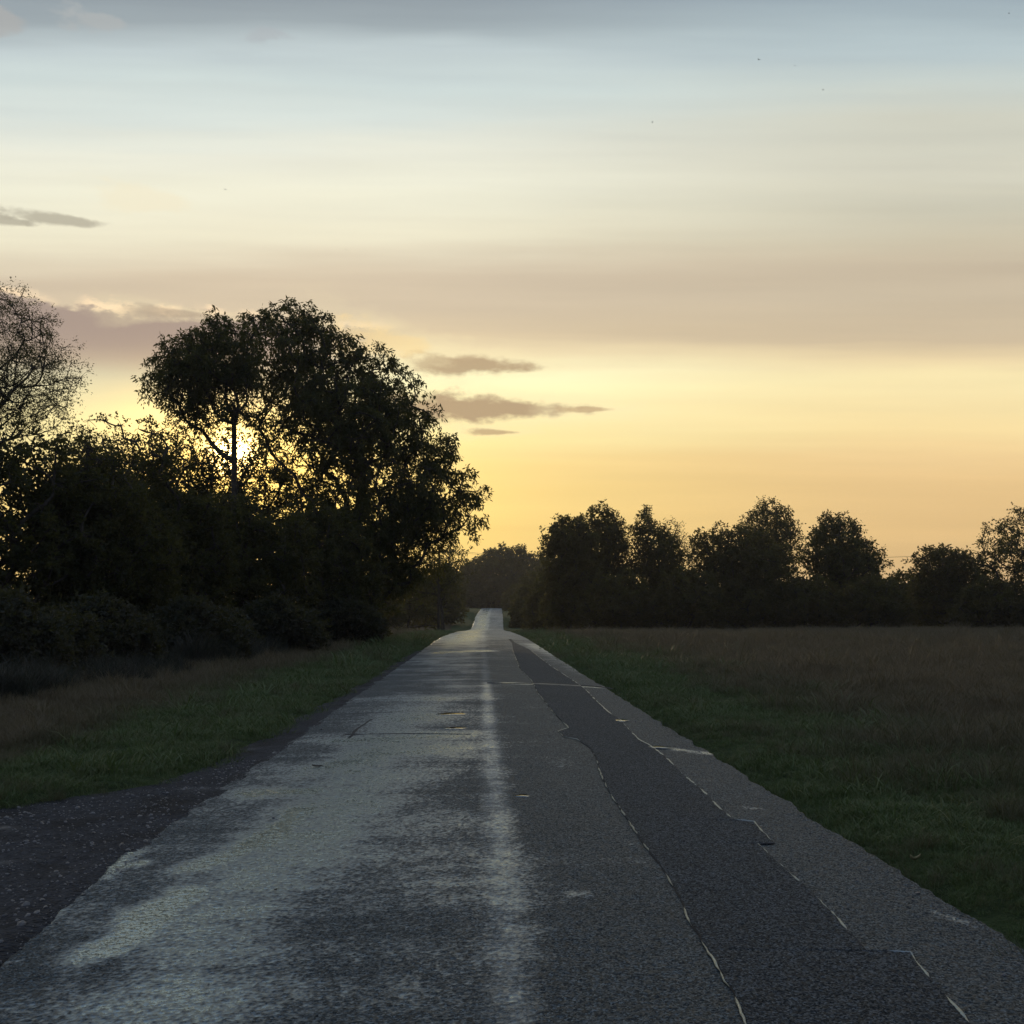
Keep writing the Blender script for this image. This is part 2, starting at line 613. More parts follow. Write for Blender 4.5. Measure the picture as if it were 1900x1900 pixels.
M_ASH = mat_leaf('ash_leaf', (0.018, 0.026, 0.010), (0.030, 0.034, 0.013))
M_WILLOW = mat_leaf('willow_leaf', (0.045, 0.050, 0.028), (0.060, 0.052, 0.030), 0.3)
M_BUSH = mat_leaf('bush_leaf', (0.013, 0.019, 0.009), (0.022, 0.023, 0.010), 0.3)
M_BRAMBLE = mat_leaf('bramble_leaf', (0.020, 0.026, 0.020), (0.032, 0.029, 0.021), 0.2)
M_OAK = mat_leaf('oak_leaf', (0.028, 0.030, 0.013), (0.042, 0.030, 0.014), 0.35)
M_BARK = mat_simple('bark', (0.030, 0.024, 0.018), (0.055, 0.046, 0.036), 6, 0.9, 0.2, 0.8, 0.02, 22)
M_WOOD = mat_simple('creosoted_wood', (0.020, 0.015, 0.011), (0.036, 0.028, 0.020), 5, 0.85, 0.2, 0.5, 0.01, 30)
M_BLACK = mat_simple('black_cable', (0.012, 0.012, 0.012), (0.02, 0.02, 0.02), 5, 0.5, 0.3, 0.1)
M_CERAMIC = mat_simple('brown_ceramic', (0.05, 0.025, 0.015), (0.06, 0.03, 0.02), 5, 0.3, 0.5, 0.1)
M_FEATHER = mat_simple('dark_feather', (0.015, 0.015, 0.017), (0.03, 0.03, 0.032), 12, 0.7, 0.3, 0.3)
M_TAR = mat_simple('wet_tar', (0.010, 0.010, 0.012), (0.018, 0.018, 0.020), 30, 0.75, 0.2, 0.6, 0.01, 60)


def mat_water(name, rough=0.03, bs=0.05, ior=1.33):
    m, t = new_mat(name)
    co = objco(t)
    nor = bump(t, t.noise(co, 25, 3, 0.5), bs, 0.01)
    p = principled(t, (0.012, 0.012, 0.013), rough, 0.55, nor)
    p.inputs['IOR'].default_value = ior
    p.inputs['Specular Tint'].default_value = (0.75, 0.91, 0.99, 1)
    out = t.n('ShaderNodeOutputMaterial')
    t.link(p.outputs[0], out.inputs[0])
    return m


M_WATER = mat_water('rain_water', 0.04, 0.08, 2.2)
M_SEEP = mat_water('seam_water', 0.35, 0.8, 3.0)


def mat_blade(name, c1, c2, c3):
    m, t = new_mat(name)
    at_ = t.n('ShaderNodeAttribute', attribute_name='tint')
    at_.attribute_type = 'INSTANCER'
    oi = t.n('ShaderNodeObjectInfo')
    c = t.mix(oi.outputs['Random'], c1, c2)
    c = t.mix(at_.outputs['Fac'], c, c3)
    p = principled(t, c, 0.5, 0.3)
    tr = t.n('ShaderNodeBsdfTranslucent')
    t.link(c, tr.inputs[0])
    mx = t.n('ShaderNodeMixShader')
    mx.inputs[0].default_value = 0.3
    t.link(p.outputs[0], mx.inputs[1])
    t.link(tr.outputs[0], mx.inputs[2])
    out = t.n('ShaderNodeOutputMaterial')
    t.link(mx.outputs[0], out.inputs[0])
    return m


M_BLADE = mat_blade('grass_blade', (0.060, 0.098, 0.027), (0.086, 0.120, 0.038), (0.100, 0.074, 0.036))
M_DRY = mat_blade('dry_blade', (0.100, 0.078, 0.044), (0.138, 0.110, 0.060), (0.045, 0.065, 0.024))


M_WEED = mat_blade('weed_stalk', (0.026, 0.026, 0.018), (0.045, 0.036, 0.024), (0.024, 0.032, 0.020))


# ------------------------------------------------------------------ ground
def build_ground():
    ys = np.concatenate([np.arange(-40, 40, 0.35), np.arange(40, 120, 1.0), np.arange(120, 420, 4), np.geomspace(420, 2000, 24)])
    xa = np.concatenate([np.arange(0, 14, 0.25), np.arange(14, 60, 1.5), np.geomspace(60, 1200, 24)])
    xs = np.concatenate([-xa[::-1][:-1], xa])
    X, Y = np.meshgrid(xs, ys)
    Z = ground(X, Y)
    V = np.stack([X, Y, Z], -1).reshape(-1, 3)
    me = mesh_np('ground', V, [grid_faces(len(ys), len(xs))], [M_GROUND], True)
    u = X - xc(Y)
    wob = 1.4 * vnoise(X * 0.25, Y * 0.12, 21, 3)
    gr = np.where(u > 0, np.clip((8.0 + wob - u) / 3.5, 0, 1), np.clip((u + 6.6 + 0.6 * wob) / 1.6, 0, 1))
    a = me.attributes.new('green', 'FLOAT', 'POINT')
    a.data.foreach_set('value', gr.ravel().astype(np.float32))
    link('ground', me, kind='structure')


build_ground()


def green_at(x, y):
    u = x - xc(y)
    wob = 1.4 * vnoise(x * 0.25, y * 0.12, 21, 3)
    return np.where(u > 0, np.clip((8.0 + wob - u) / 3.5, 0, 1), np.clip((u + 6.6 + 0.6 * wob) / 1.6, 0, 1))


# wet film on the road: streaks traced as polylines on the ground (pixels of the photo -> ground), width in metres, strength
def gl(pts):
    return np.array([gpt(*p) for p in pts])


STREAKS = [
    (gl([(-90, 1800), (0, 1748), (90, 1692)]), 0.07, 0.8),
    (gl([(145, 1645), (200, 1612), (262, 1603)]), 0.07, 1.0),
    (gl([(190, 1620), (250, 1545), (300, 1495), (345, 1470), (420, 1428), (490, 1388)]), 0.13, 0.95),
    (gl([(190, 1770), (235, 1738), (275, 1700), (330, 1672)]), 0.15, 0.95),
    (gl([(350, 1615), (430, 1590), (500, 1560), (560, 1510)]), 0.14, 0.7),
    (gl([(465, 1475), (555, 1473)]), 0.2, 0.8),
    (gl([(560, 1440), (700, 1405), (860, 1398)]), 0.35, 0.4),
    (gl([(640, 1375), (880, 1368)]), 0.35, 0.45),
    (gl([(560, 1600), (640, 1520), (700, 1450)]), 0.5, 0.32),
    (gl([(300, 1860), (420, 1700), (560, 1560), (700, 1400), (800, 1300)]), 0.5, 0.30),
    (gl([(965, 2300), (965, 1900), (942, 1600)]), 0.14, 0.3),
    (gl([(942, 1600), (922, 1480), (912, 1400), (906, 1320), (903, 1270)]), 0.12, 0.35),
    (gl([(935, 1271), (1000, 1272), (1135, 1276)]), 0.16, 0.9),
    (gl([(820, 1212), (905, 1210)]), 0.4, 0.7),
    (gl([(1235, 1391), (1330, 1399)]), 0.12, 0.7),
    (gl([(1380, 1500), (1415, 1502)]), 0.05, 0.35),
    (gl([(1060, 1672), (1090, 1672)]), 0.05, 0.5),
    (gl([(1740, 1695), (1790, 1712)]), 0.04, 0.35),
    (gl([(985, 1195), (1050, 1222), (1110, 1250)]), 0.5, 0.35),
]


def paint_mask(X, Y):
    """what is left of the old centre line"""
    u = X - xc(Y)
    w = np.clip(1.2 - np.abs(u - 0.0) / 0.13, 0, 1)
    k = np.interp(Y, [3, 8, 10, 20, 24, 60, 70, 1400], [0.35, 0.45, 0.9, 1.0, 0.6, 0.4, 0.9, 0.9])
    dash = np.where(Y > 70, (np.sin(Y * 2 * PI / 22.0) > -0.1) * 1.0, 1.0)
    return w * k * dash * np.clip(0.75 + 0.6 * vnoise(X * 3, Y * 1.2, 37, 3), 0, 1)


def wetness(X, Y):
    u_ = X - xc(Y)
    lane = np.clip((0.35 - u_) / 0.9, 0, 1) * (1 - 0.45 * np.clip((-u_ - 1.6) / 0.5, 0, 1)) * (1 - 0.40 * np.clip((Y - 15) / 6, 0, 1) * np.clip((55 - Y) / 15, 0, 1))
    w = 0.03 + 0.38 * lane - 0.12 * np.clip((6.5 - Y) / 1.5, 0, 1)
    w = w + (0.20 * vnoise(X * 1.3, Y * 0.8, 31, 4) + 0.22 * vnoise(X * 0.5, Y * 1.8, 33, 4)) * np.clip(0.5 + (0.6 - (X - xc(Y))), 0.45, 1)
    w = w + (0.10 * vnoise(X * 3.5, Y * 1.5, 35, 3) + 0.16 * vnoise(X * 0.9, Y * 5, 36, 3)) * np.clip(1.1 - 0.4 * (X - xc(Y)), 0.5, 1)
    w = w + np.clip((Y - 14) / 60, 0, 1) * 0.42
    s = np.zeros_like(w)
    for pl, wd, st in STREAKS:
        d = np.full(X.shape, 1e9)
        for a, b in zip(pl[:-1], pl[1:]):
            ab = b - a
            L = (ab ** 2).sum() + 1e-9
            tt = np.clip(((X - a[0]) * ab[0] + (Y - a[1]) * ab[1]) / L, 0, 1)
            d = np.minimum(d, np.hypot(X - a[0] - tt * ab[0], (Y - a[1] - tt * ab[1]) * 0.6))
        wob = wd * (1 + 0.5 * vnoise(X * 4, Y * 2.5, 41, 3))
        s = np.maximum(s, st * np.exp(-(d / wob) ** 2))
    return np.clip(w + s, 0, 1)


ROAD_L, ROAD_R = -2.60, 2.62


def road_top(X, Y):
    u = X - xc(Y)
    return zr(Y) + 0.045 * (1 - (u / 2.6) ** 2) + 0.006 * vnoise(X * 0.8, Y * 0.5, 51, 3)


def grain(shape, seed):
    """aggregate: stone tops standing out of the binder, one value per vertex"""
    r = np.random.default_rng(seed)
    g = r.normal(0, 1, shape)
    k = g.copy()
    k[1:-1, 1:-1] = 0.6 * g[1:-1, 1:-1] + 0.1 * (g[:-2, 1:-1] + g[2:, 1:-1] + g[1:-1, :-2] + g[1:-1, 2:])
    return np.clip(k, -1.6, 1.4)


def road_rows():
    ys = [3.2]
    while ys[-1] < 27:
        ys.append(ys[-1] + 0.0115 * max(1.0, ys[-1] / 6.5))
    return np.array(ys)


def build_road():
    near = road_rows()
    out = None
    nc1, nc2 = 130, 390
    # two sheets of one mesh: coarse behind and beyond, fine in front of the camera
    V, Fc, wet, pnt, base = [], [], [], [], 0
    for ys, nc in ((np.arange(-12, 3.3, 0.3), nc1), (near, nc2),
                   (np.concatenate([[near[-1]], np.arange(near[-1] + 0.08, 80, 0.25), np.arange(80, 330, 1.5), np.arange(330, 700, 12)]), nc1)):
        if nc == nc1 and ys[0] < 0:
            ys = np.append(ys[ys < near[0] - 0.05], near[0])
        tt = np.linspace(0, 1, nc)
        Y = np.repeat(ys[:, None], nc, 1)
        el = ROAD_L + 0.035 * vnoise(ys * 4.3, ys * 0 + 4, 66, 5, 2.3, 0.65) + 0.07 * vnoise(ys * 1.7, ys * 0 + 1, 61, 4) + 0.05 * vnoise(ys * 0.3, ys * 0 + 1, 64, 2)
        er = ROAD_R + 0.06 * vnoise(ys * 1.7, ys * 0 + 9, 62, 4) + 0.03 * vnoise(ys * 7, ys * 0 + 9, 67, 4)
        el = el + np.interp(ys, [3, 5, 6.5, 8, 12], [0.25, 0.18, 0.02, 0, 0])
        U = el[:, None] + (er - el)[:, None] * tt[None, :]
        X = U + xc(Y)
        Z = road_top(X, Y)
        w = wetness(X, Y)
        if nc == nc2:
            fadeo = np.clip((27 - Y) / 8, 0, 1) * np.clip((Y - 3.2) / 0.3, 0, 1)
            gr = grain(Z.shape, 900)
            Z = Z + GRAIN * gr * (1 - 0.15 * np.clip((w - 0.5) / 0.45, 0, 1)) * fadeo - 0.0015 * fadeo
            w = np.clip(w - 0.27 * gr * fadeo * (w > 0.12), 0, 1)      # water lies between the stones
        Z[:, 0] -= 0.06
        Z[:, -1] -= 0.06
        V.append(np.stack([X, Y, Z], -1).reshape(-1, 3))
        Fc.append(grid_faces(len(ys), nc) + base)
        base += X.size
        wet.append(w.ravel())
        pm = paint_mask(X, Y)
        if nc == nc2:
            pm = np.clip(pm * (0.75 + 0.5 * gr), 0, 1)     # paint survives on the stone tops
        pnt.append(pm.ravel())
    me = mesh_np('road', np.concatenate(V), Fc, [M_ROAD], True)
    for nm, arr in (('wet', wet), ('paint', pnt)):
        a = me.attributes.new(nm, 'FLOAT', 'POINT')
        a.data.foreach_set('value', np.concatenate(arr).astype(np.float32))
    TRI_COUNT[0] += 2 * len(me.polygons)
    return link('road', me, kind='structure')


TRI_COUNT = [0]
GRAIN = 0.0024
ROAD = build_road()

# the newer surfaced strip in the right lane, its two jagged edges traced
SL = [(950, 1194), (953, 1212), (965, 1243), (987, 1266), (1000, 1292), (1030, 1330), (1056, 1356), (1036, 1363), (1046, 1373), (1072, 1378),
      (1095, 1394), (1107, 1411), (1114, 1440), (1130, 1476), (1160, 1522), (1190, 1570), (1226, 1620), (1254, 1663), (1275, 1710),
      (1300, 1755), (1330, 1802), (1355, 1850), (1375, 1890), (1420, 1990), (1600, 2350)]
SR = [(956, 1194), (982, 1206), (1020, 1236), (1060, 1262), (1085, 1280), (1105, 1302), (1130, 1325), (1153, 1340), (1165, 1356), (1185, 1376),
      (1210, 1390), (1236, 1411), (1265, 1440), (1300, 1470), (1335, 1505), (1360, 1527), (1398, 1530), (1413, 1547), (1436, 1571),
      (1406, 1574), (1425, 1592), (1450, 1616), (1490, 1651), (1545, 1705), (1572, 1737), (1610, 1776), (1688, 1777), (1706, 1801),
      (1726, 1827), (1756, 1861), (1790, 1900), (1870, 2000), (2150, 2350)]


def jag(pts, amp=0.012):
    g = gl(pts)
    out = [g[0]]
    for a, b in zip(g[:-1], g[1:]):
        L = np.hypot(*(b - a))
        n = max(1, int(L / 0.06)) if a[1] < 14 else max(1, int(L / 0.2))
        for k in range(1, n + 1):
            out.append(a + (b - a) * k / n)
    o = np.array(out)
    o[:, 0] += amp * vnoise(o[:, 1] * 9 + o[:, 0] * 7, o[:, 0] * 9, 71, 4)
    o[:, 1] += amp * vnoise(o[:, 0] * 9 + 3, o[:, 1] * 9, 72, 4)
    return o


JL, JR = jag(SL), jag(SR)


def build_strip():
    import bmesh
    from mathutils.geometry import tessellate_polygon
    poly = np.concatenate([JL, JR[::-1]])
    # rasterised grid fill: each row of a fine grid spans between the two edges (edges are functions of y after sorting)
    rr = road_rows()
    ys = np.concatenate([np.arange(2.2, 3.2, 0.04), rr, np.arange(rr[-1] + 0.05, 63, 0.12)])

    def edge(J, take):
        s = []
        for y in ys:
            c = []
            a, b = J[:-1], J[1:]
            hit = ((a[:, 1] - y) * (b[:, 1] - y)) <= 0
            for p, q in zip(a[hit], b[hit]):
                if abs(q[1] - p[1]) > 1e-9:
                    c.append(p[0] + (q[0] - p[0]) * (y - p[1]) / (q[1] - p[1]))
            s.append(take(c) if c else (s[-1] if s else J[-1][0]))
        return np.array(s)
    L = edge(JL, lambda c: sum(c) / len(c))
    R = edge(JR, lambda c: sum(c) / len(c))
    nc = 110
    tt = np.concatenate([[0], np.linspace(0, 1, nc - 2), [1]])
    X = L[:, None] + (R - L)[:, None] * tt[None, :]
    Y = np.repeat(ys[:, None], nc, 1)
    Z = road_top(X, Y) + 0.009
    Z = Z + 0.85 * GRAIN * grain(Z.shape, 901) * np.clip((27 - Y) / 8, 0, 1)
    Z[:, 0] -= 0.014
    Z[:, -1] -= 0.014
    me = mesh_np('asphalt_strip', np.stack([X, Y, Z], -1).reshape(-1, 3), [grid_faces(len(ys), nc)], [M_STRIP], True)
    w = np.clip(wetness(X, Y) * 0.75 - 0.03, 0, 1)
    a = me.attributes.new('wet', 'FLOAT', 'POINT')
    a.data.foreach_set('value', w.ravel().astype(np.float32))
    link('asphalt_strip', me, ROAD, label='darker newer strip of asphalt with jagged edges in the right lane')
    return L, R


build_strip()


def ribbon(name, pts, width, lift, mat, parent, seed=0, gaps=None, kind=None, label=None, sections=5, height=0.006):
    """low rounded bead along a polyline; gaps: keep only stretches where noise is above the threshold"""
    P = np.asarray(pts)
    T = np.gradient(P, axis=0)
    T /= np.linalg.norm(T, axis=1)[:, None] + 1e-9
    N = np.stack([-T[:, 1], T[:, 0]], 1)
    s = np.concatenate([[0], np.cumsum(np.hypot(*np.diff(P, axis=0).T))])
    nn = vnoise(s * 4.0, s * 0 + seed, 81 + seed, 4)
    wv = width * np.clip(1 + 0.9 * vnoise(s * 9, s * 0, 91 + seed, 4), 0.3, 2) * np.clip(P[:, 1] / 9, 0.85, 1.4)
    if gaps is not None:
        wv = wv * np.clip((nn - gaps) / 0.15, 0, 1)
    verts, prof = [], np.linspace(-1, 1, sections)
    for k in prof:
        xy = P + N * (wv * k / 2)[:, None]
        z = road_top(xy[:, 0], xy[:, 1]) + lift + height * (1 - k * k) * np.clip(wv / width, 0, 1) - 0.004 * abs(k) ** 4
        verts.append(np.column_stack([xy, z]))
    V = np.stack(verts, 1).reshape(-1, 3)
    f = grid_faces(len(P), sections)
    keep = (wv[:-1] > 0.0006) | (wv[1:] > 0.0006)
    f = f[np.repeat(keep, sections - 1)]
    if not len(f):
        return None
    me = mesh_np(name, V, [f], [mat], True)
    return link(name, me, parent, kind, label)


near_l = JL[JL[:, 1] < 45]
near_r = JR[JR[:, 1] < 45]
tar_l = ribbon('seam', near_l, 0.014, 0.004, M_TAR, ROAD, 1, height=0.002)
tar_r = ribbon('seam', near_r, 0.016, 0.008, M_TAR, ROAD, 2, height=0.002)
ribbon('water_bead', near_l + np.array([-0.006, 0]), 0.014, 0.008, M_SEEP, tar_l, 3, gaps=-0.06, height=0.005)
ribbon('water_bead', near_r + np.array([0.002, 0]), 0.018, 0.009, M_SEEP, tar_r, 4, gaps=-0.12, height=0.005)
# cross joints where old trenches were filled
ribbon('cross_joint', jag([(905, 1271), (940, 1272), (1000, 1271), (1060, 1273), (1110, 1275), (1140, 1278)], 0.02), 0.10, 0.004, M_TAR, ROAD, 5, height=0.012)
ribbon('cross_joint', jag([(640, 1366), (720, 1366), (800, 1367), (870, 1369)], 0.03), 0.03, 0.002, M_TAR, ROAD, 6, height=0.004)
ribbon('cross_joint', jag([(812, 1212), (840, 1212), (880, 1211), (906, 1210)], 0.03), 0.10, 0.003, M_SEEP, ROAD, 7, height=0.006)
ribbon('crack', jag([(690, 1338), (672, 1348), (660, 1358), (648, 1372)], 0.03), 0.03, 0.002, M_TAR, ROAD, 8, height=0.004)


def layby_z(X, Y):
    Z = zr(Y) - 0.035 + 0.022 * vnoise(X * 0.9, Y * 0.9, 101, 5) + 0.008 * vnoise(X * 6, Y * 6, 103, 3)
    meet = road_top(X, Y) + 0.012 * vnoise(X * 4, Y * 3, 107, 4) - 0.002 - np.clip((X + 2.42) / 0.2, 0, 1) * 0.05
    k = np.clip((X + 2.95) / 0.35, 0, 1)
    return Z * (1 - k) + meet * k


def build_layby():
    ys = np.concatenate([np.arange(-12, 3, 0.4), np.arange(3, 13, 0.06), np.arange(13, 46, 0.2)])
    nc = 90
    tt = np.linspace(0, 1, nc)
    L = np.maximum(xb(ys) - 0.25, -13)
    Rr = np.full(len(ys), -2.2)
    X = L[:, None] + (Rr - L)[:, None] * tt[None, :] ** 0.7
    Y = np.repeat(ys[:, None], nc, 1)
    Z = layby_z(X, Y)
    me = mesh_np('gravel_layby', np.stack([X, Y, Z], -1).reshape(-1, 3), [grid_faces(len(ys), nc)], [M_GRAVEL], True)
    link('gravel_layby', me, kind='structure')


build_layby()


# ------------------------------------------------------------------ puddles
def puddle(px, py, wpx, hpx, label, seed, cat='puddle', lift=0.0028):
    cx, cy = gpt(px, py)
    cy2 = gpt(px, py - hpx)[1]
    cy1 = gpt(px, py + hpx)[1]
    rx = wpx * cy / F
    ry = (cy2 - cy1) / 2
    n = 48
    a = np.linspace(0, 2 * PI, n, endpoint=False)
    r = 1 + 0.6 * vnoise(np.cos(a) * 3 + seed, np.sin(a) * 3, seed, 4)
    x, y = np.cos(a) * rx * r, np.sin(a) * ry * r
    zc = float(road_top(np.array(cx), np.array(cy))) + lift
    zi = road_top(x * 0.9 + cx, y * 0.9 + cy) + lift - zc
    zo = road_top(x + cx, y + cy) + lift - 0.003 - zc
    V = [(0, 0, 0)] + [(x[i] * 0.97, y[i] * 0.97, zi[i]) for i in range(n)] + [(x[i], y[i], zo[i]) for i in range(n)]
    f3 = [(0, 1 + i, 1 + (i + 1) % n) for i in range(n)]
    f4 = [(1 + i, 1 + n + i, 1 + n + (i + 1) % n, 1 + (i + 1) % n) for i in range(n)]
    me = mesh_np('puddle', V, [f3, f4], [M_WATER], True)
    link('puddle', me, label=label, cat=cat, group='small puddles on the road', loc=(cx, cy, zc))


puddle(834, 1330, 27, 2.4, 'upper of two golden puddles left of the pale centre stripe', 1)
puddle(846, 1357, 24, 2.0, 'lower of two golden puddles left of the pale centre stripe', 2)
puddle(1156, 1340, 12, 2.2, 'golden puddle at the far bend of the right seam', 3, lift=0.0125)
puddle(1226, 1391, 18, 2.2, 'golden puddle on the right seam with a pale smear beside it', 4, lift=0.0125)
puddle(970, 1486, 13, 3.0, 'tiny golden puddle alone beside the near centre stripe', 5)


# ------------------------------------------------------------------ vegetation engine
def in_poly(px, py, poly):
    inside = np.zeros(px.shape, bool)
    n = len(poly)
    for i in range(n):
        x1, y1 = poly[i]
        x2, y2 = poly[(i + 1) % n]
        c = ((y1 > py) != (y2 > py)) & (px < (x2 - x1) * (py - y1) / (y2 - y1 + 1e-12) + x1)
        inside ^= c
    return inside


def dist_poly(px, py, poly):
    d = np.full(px.shape, 1e9)
    n = len(poly)
    for i in range(n):
        a = np.array(poly[i], float)
        b = np.array(poly[(i + 1) % n], float)
        ab = b - a
        L = (ab ** 2).sum() + 1e-9
        t = np.clip(((px - a[0]) * ab[0] + (py - a[1]) * ab[1]) / L, 0, 1)
        d = np.minimum(d, np.hypot(px - a[0] - t * ab[0], py - a[1] - t * ab[1]))
    return d


def crown_points(poly, D, n, mind, thick=1.15, maxr=4.0, rng=None, yflat=0.0):
    """points (world) filling the solid whose outline from the road is poly (x across in m, z up in m) at depth D"""
    P = np.array(poly, float)
    x0, x1, z0, z1 = P[:, 0].min(), P[:, 0].max(), P[:, 1].min(), P[:, 1].max()
    out = []
    acc = np.zeros((0, 3))
    tries = 0
    while len(acc) < n and tries < 40:
        tries += 1
        k = n * 4
        x = rng.uniform(x0, x1, k)
        z = rng.uniform(z0, z1, k)
        ok = in_poly(x, z, poly)
        x, z = x[ok], z[ok]
        d = dist_poly(x, z, poly)
        hy = np.minimum(thick * d + 0.25, maxr)
        # sample more towards the faces of the solid: leaves live on the outside
        s = rng.uniform(-1, 1, len(x))
        s = np.sign(s) * np.abs(s) ** 0.6
        y = D + hy * s
        # keep probability so that thick places are filled too
        keep = rng.uniform(0, 1, len(x)) < 0.35 + 0.65 * hy / maxr
        c = np.column_stack([x, y, z])[keep]
        for q in c:
            if len(acc) >= n:
                break
            if len(acc) == 0 or ((acc - q) ** 2).sum(1).min() > mind * mind:
                acc = np.vstack([acc, q])
        mind *= 0.93
    return acc


def skeleton(trunk, terms, bf=0.35, fork=0.33):
    """balanced spanning tree from trunk polyline to all terminals; returns nodes, parent"""
    nodes = np.vstack([trunk, terms])
    nt = len(trunk)
    par = np.full(len(nodes), -1)
    par[1:nt] = np.arange(nt - 1)
    plen = np.zeros(len(nodes))
    plen[1:nt] = np.cumsum(np.linalg.norm(np.diff(trunk, axis=0), axis=1))
    T = len(terms)
    best = np.full(T, 1e9)
    bpar = np.zeros(T, int)
    bpl = np.zeros(T)

    def relax(i):
        d = np.linalg.norm(terms - nodes[i], axis=1)
        # prefer branches that climb: entering from above costs extra
        up = np.clip((nodes[i, 2] - terms[:, 2]) / (d + 1e-6), 0, 1)
        dd = d * (1 + 0.6 * up)
        c = dd + bf * (plen[i] + d)
        m = c < best
        best[m] = c[m]
        bpar[m] = i
        bpl[m] = plen[i] + d[m]
    for i in range(int(nt * fork), nt):
        relax(i)
    done = np.zeros(T, bool)
    for _ in range(T):
        c = np.where(done, 1e9, best)
        j = int(c.argmin())
        done[j] = True
        par[nt + j] = bpar[j]
        plen[nt + j] = bpl[j]
        bl = best[j]
        relax(nt + j)
    return nodes, par, plen


def tubes(P0, P1, R0, R1, k=5):
    d = P1 - P0
    L = np.linalg.norm(d, axis=1)[:, None] + 1e-9
    d = d / L
    ref = np.where(np.abs(d[:, 2:3]) > 0.9, [[1.0, 0, 0]], [[0, 0, 1.0]])
    a = np.cross(d, ref)
    a /= np.linalg.norm(a, axis=1)[:, None] + 1e-9
    b = np.cross(d, a)
    ang = np.arange(k) * 2 * PI / k
    ca, sa = np.cos(ang)[None, :, None], np.sin(ang)[None, :, None]
    ring = a[:, None, :] * ca + b[:, None, :] * sa
    V0 = P0[:, None, :] + ring * R0[:, None, None]
    V1 = P1[:, None, :] + ring * R1[:, None, None]
    V = np.concatenate([V0, V1], 1).reshape(-1, 3)
    base = (np.arange(len(P0)) * 2 * k)[:, None]
    i = np.arange(k)[None, :]
    j = (i + 1) % k
    F4 = np.stack([base + i, base + j, base + k + j, base + k + i], -1).reshape(-1, 4)
    return V, F4


def leaf_mesh(name, terms, per, spread, size, mat, rng, droop=0.5, aspect=0.36, dirs=None, up=0.0):
    n = len(terms) * per
    c = np.repeat(terms, per, 0)
    # leaves strung along short twigs that start at the terminal
    tw = 4
    td = rng.normal(0, 1, (len(terms) * tw, 3))
    if dirs is not None:
        td += np.repeat(dirs, tw, 0) * 1.0
    td[:, 2] += up
    td /= np.linalg.norm(td, axis=1)[:, None] + 1e-9
    which = np.repeat(np.arange(len(terms)), per) * tw + rng.integers(0, tw, n)
    s = rng.uniform(0, 1, n) ** 0.8
    p = c + td[which] * (s * spread)[:, None]
    p[:, 2] -= droop * spread * s * s * 0.6
    p += rng.normal(0, spread * 0.13, (n, 3))
    d = rng.normal(0, 0.75, (n, 3)) + td[which] * 0.7
    d[:, 2] -= droop
    d /= np.linalg.norm(d, axis=1)[:, None] + 1e-9
    L = size * rng.uniform(0.6, 1.35, n)
    ref = rng.normal(0, 1, (n, 3))
    sd_ = np.cross(d, ref)
    sd_ /= np.linalg.norm(sd_, axis=1)[:, None] + 1e-9
    w = (L * aspect / 2)[:, None]
    L = L[:, None]
    V = np.stack([p, p + d * L * 0.45 + sd_ * w, p + d * L, p + d * L * 0.45 - sd_ * w], 1).reshape(-1, 3)
    Fq = np.arange(n * 4).reshape(-1, 4)
    return mesh_np(name, V.astype(np.float32), [Fq], [mat])


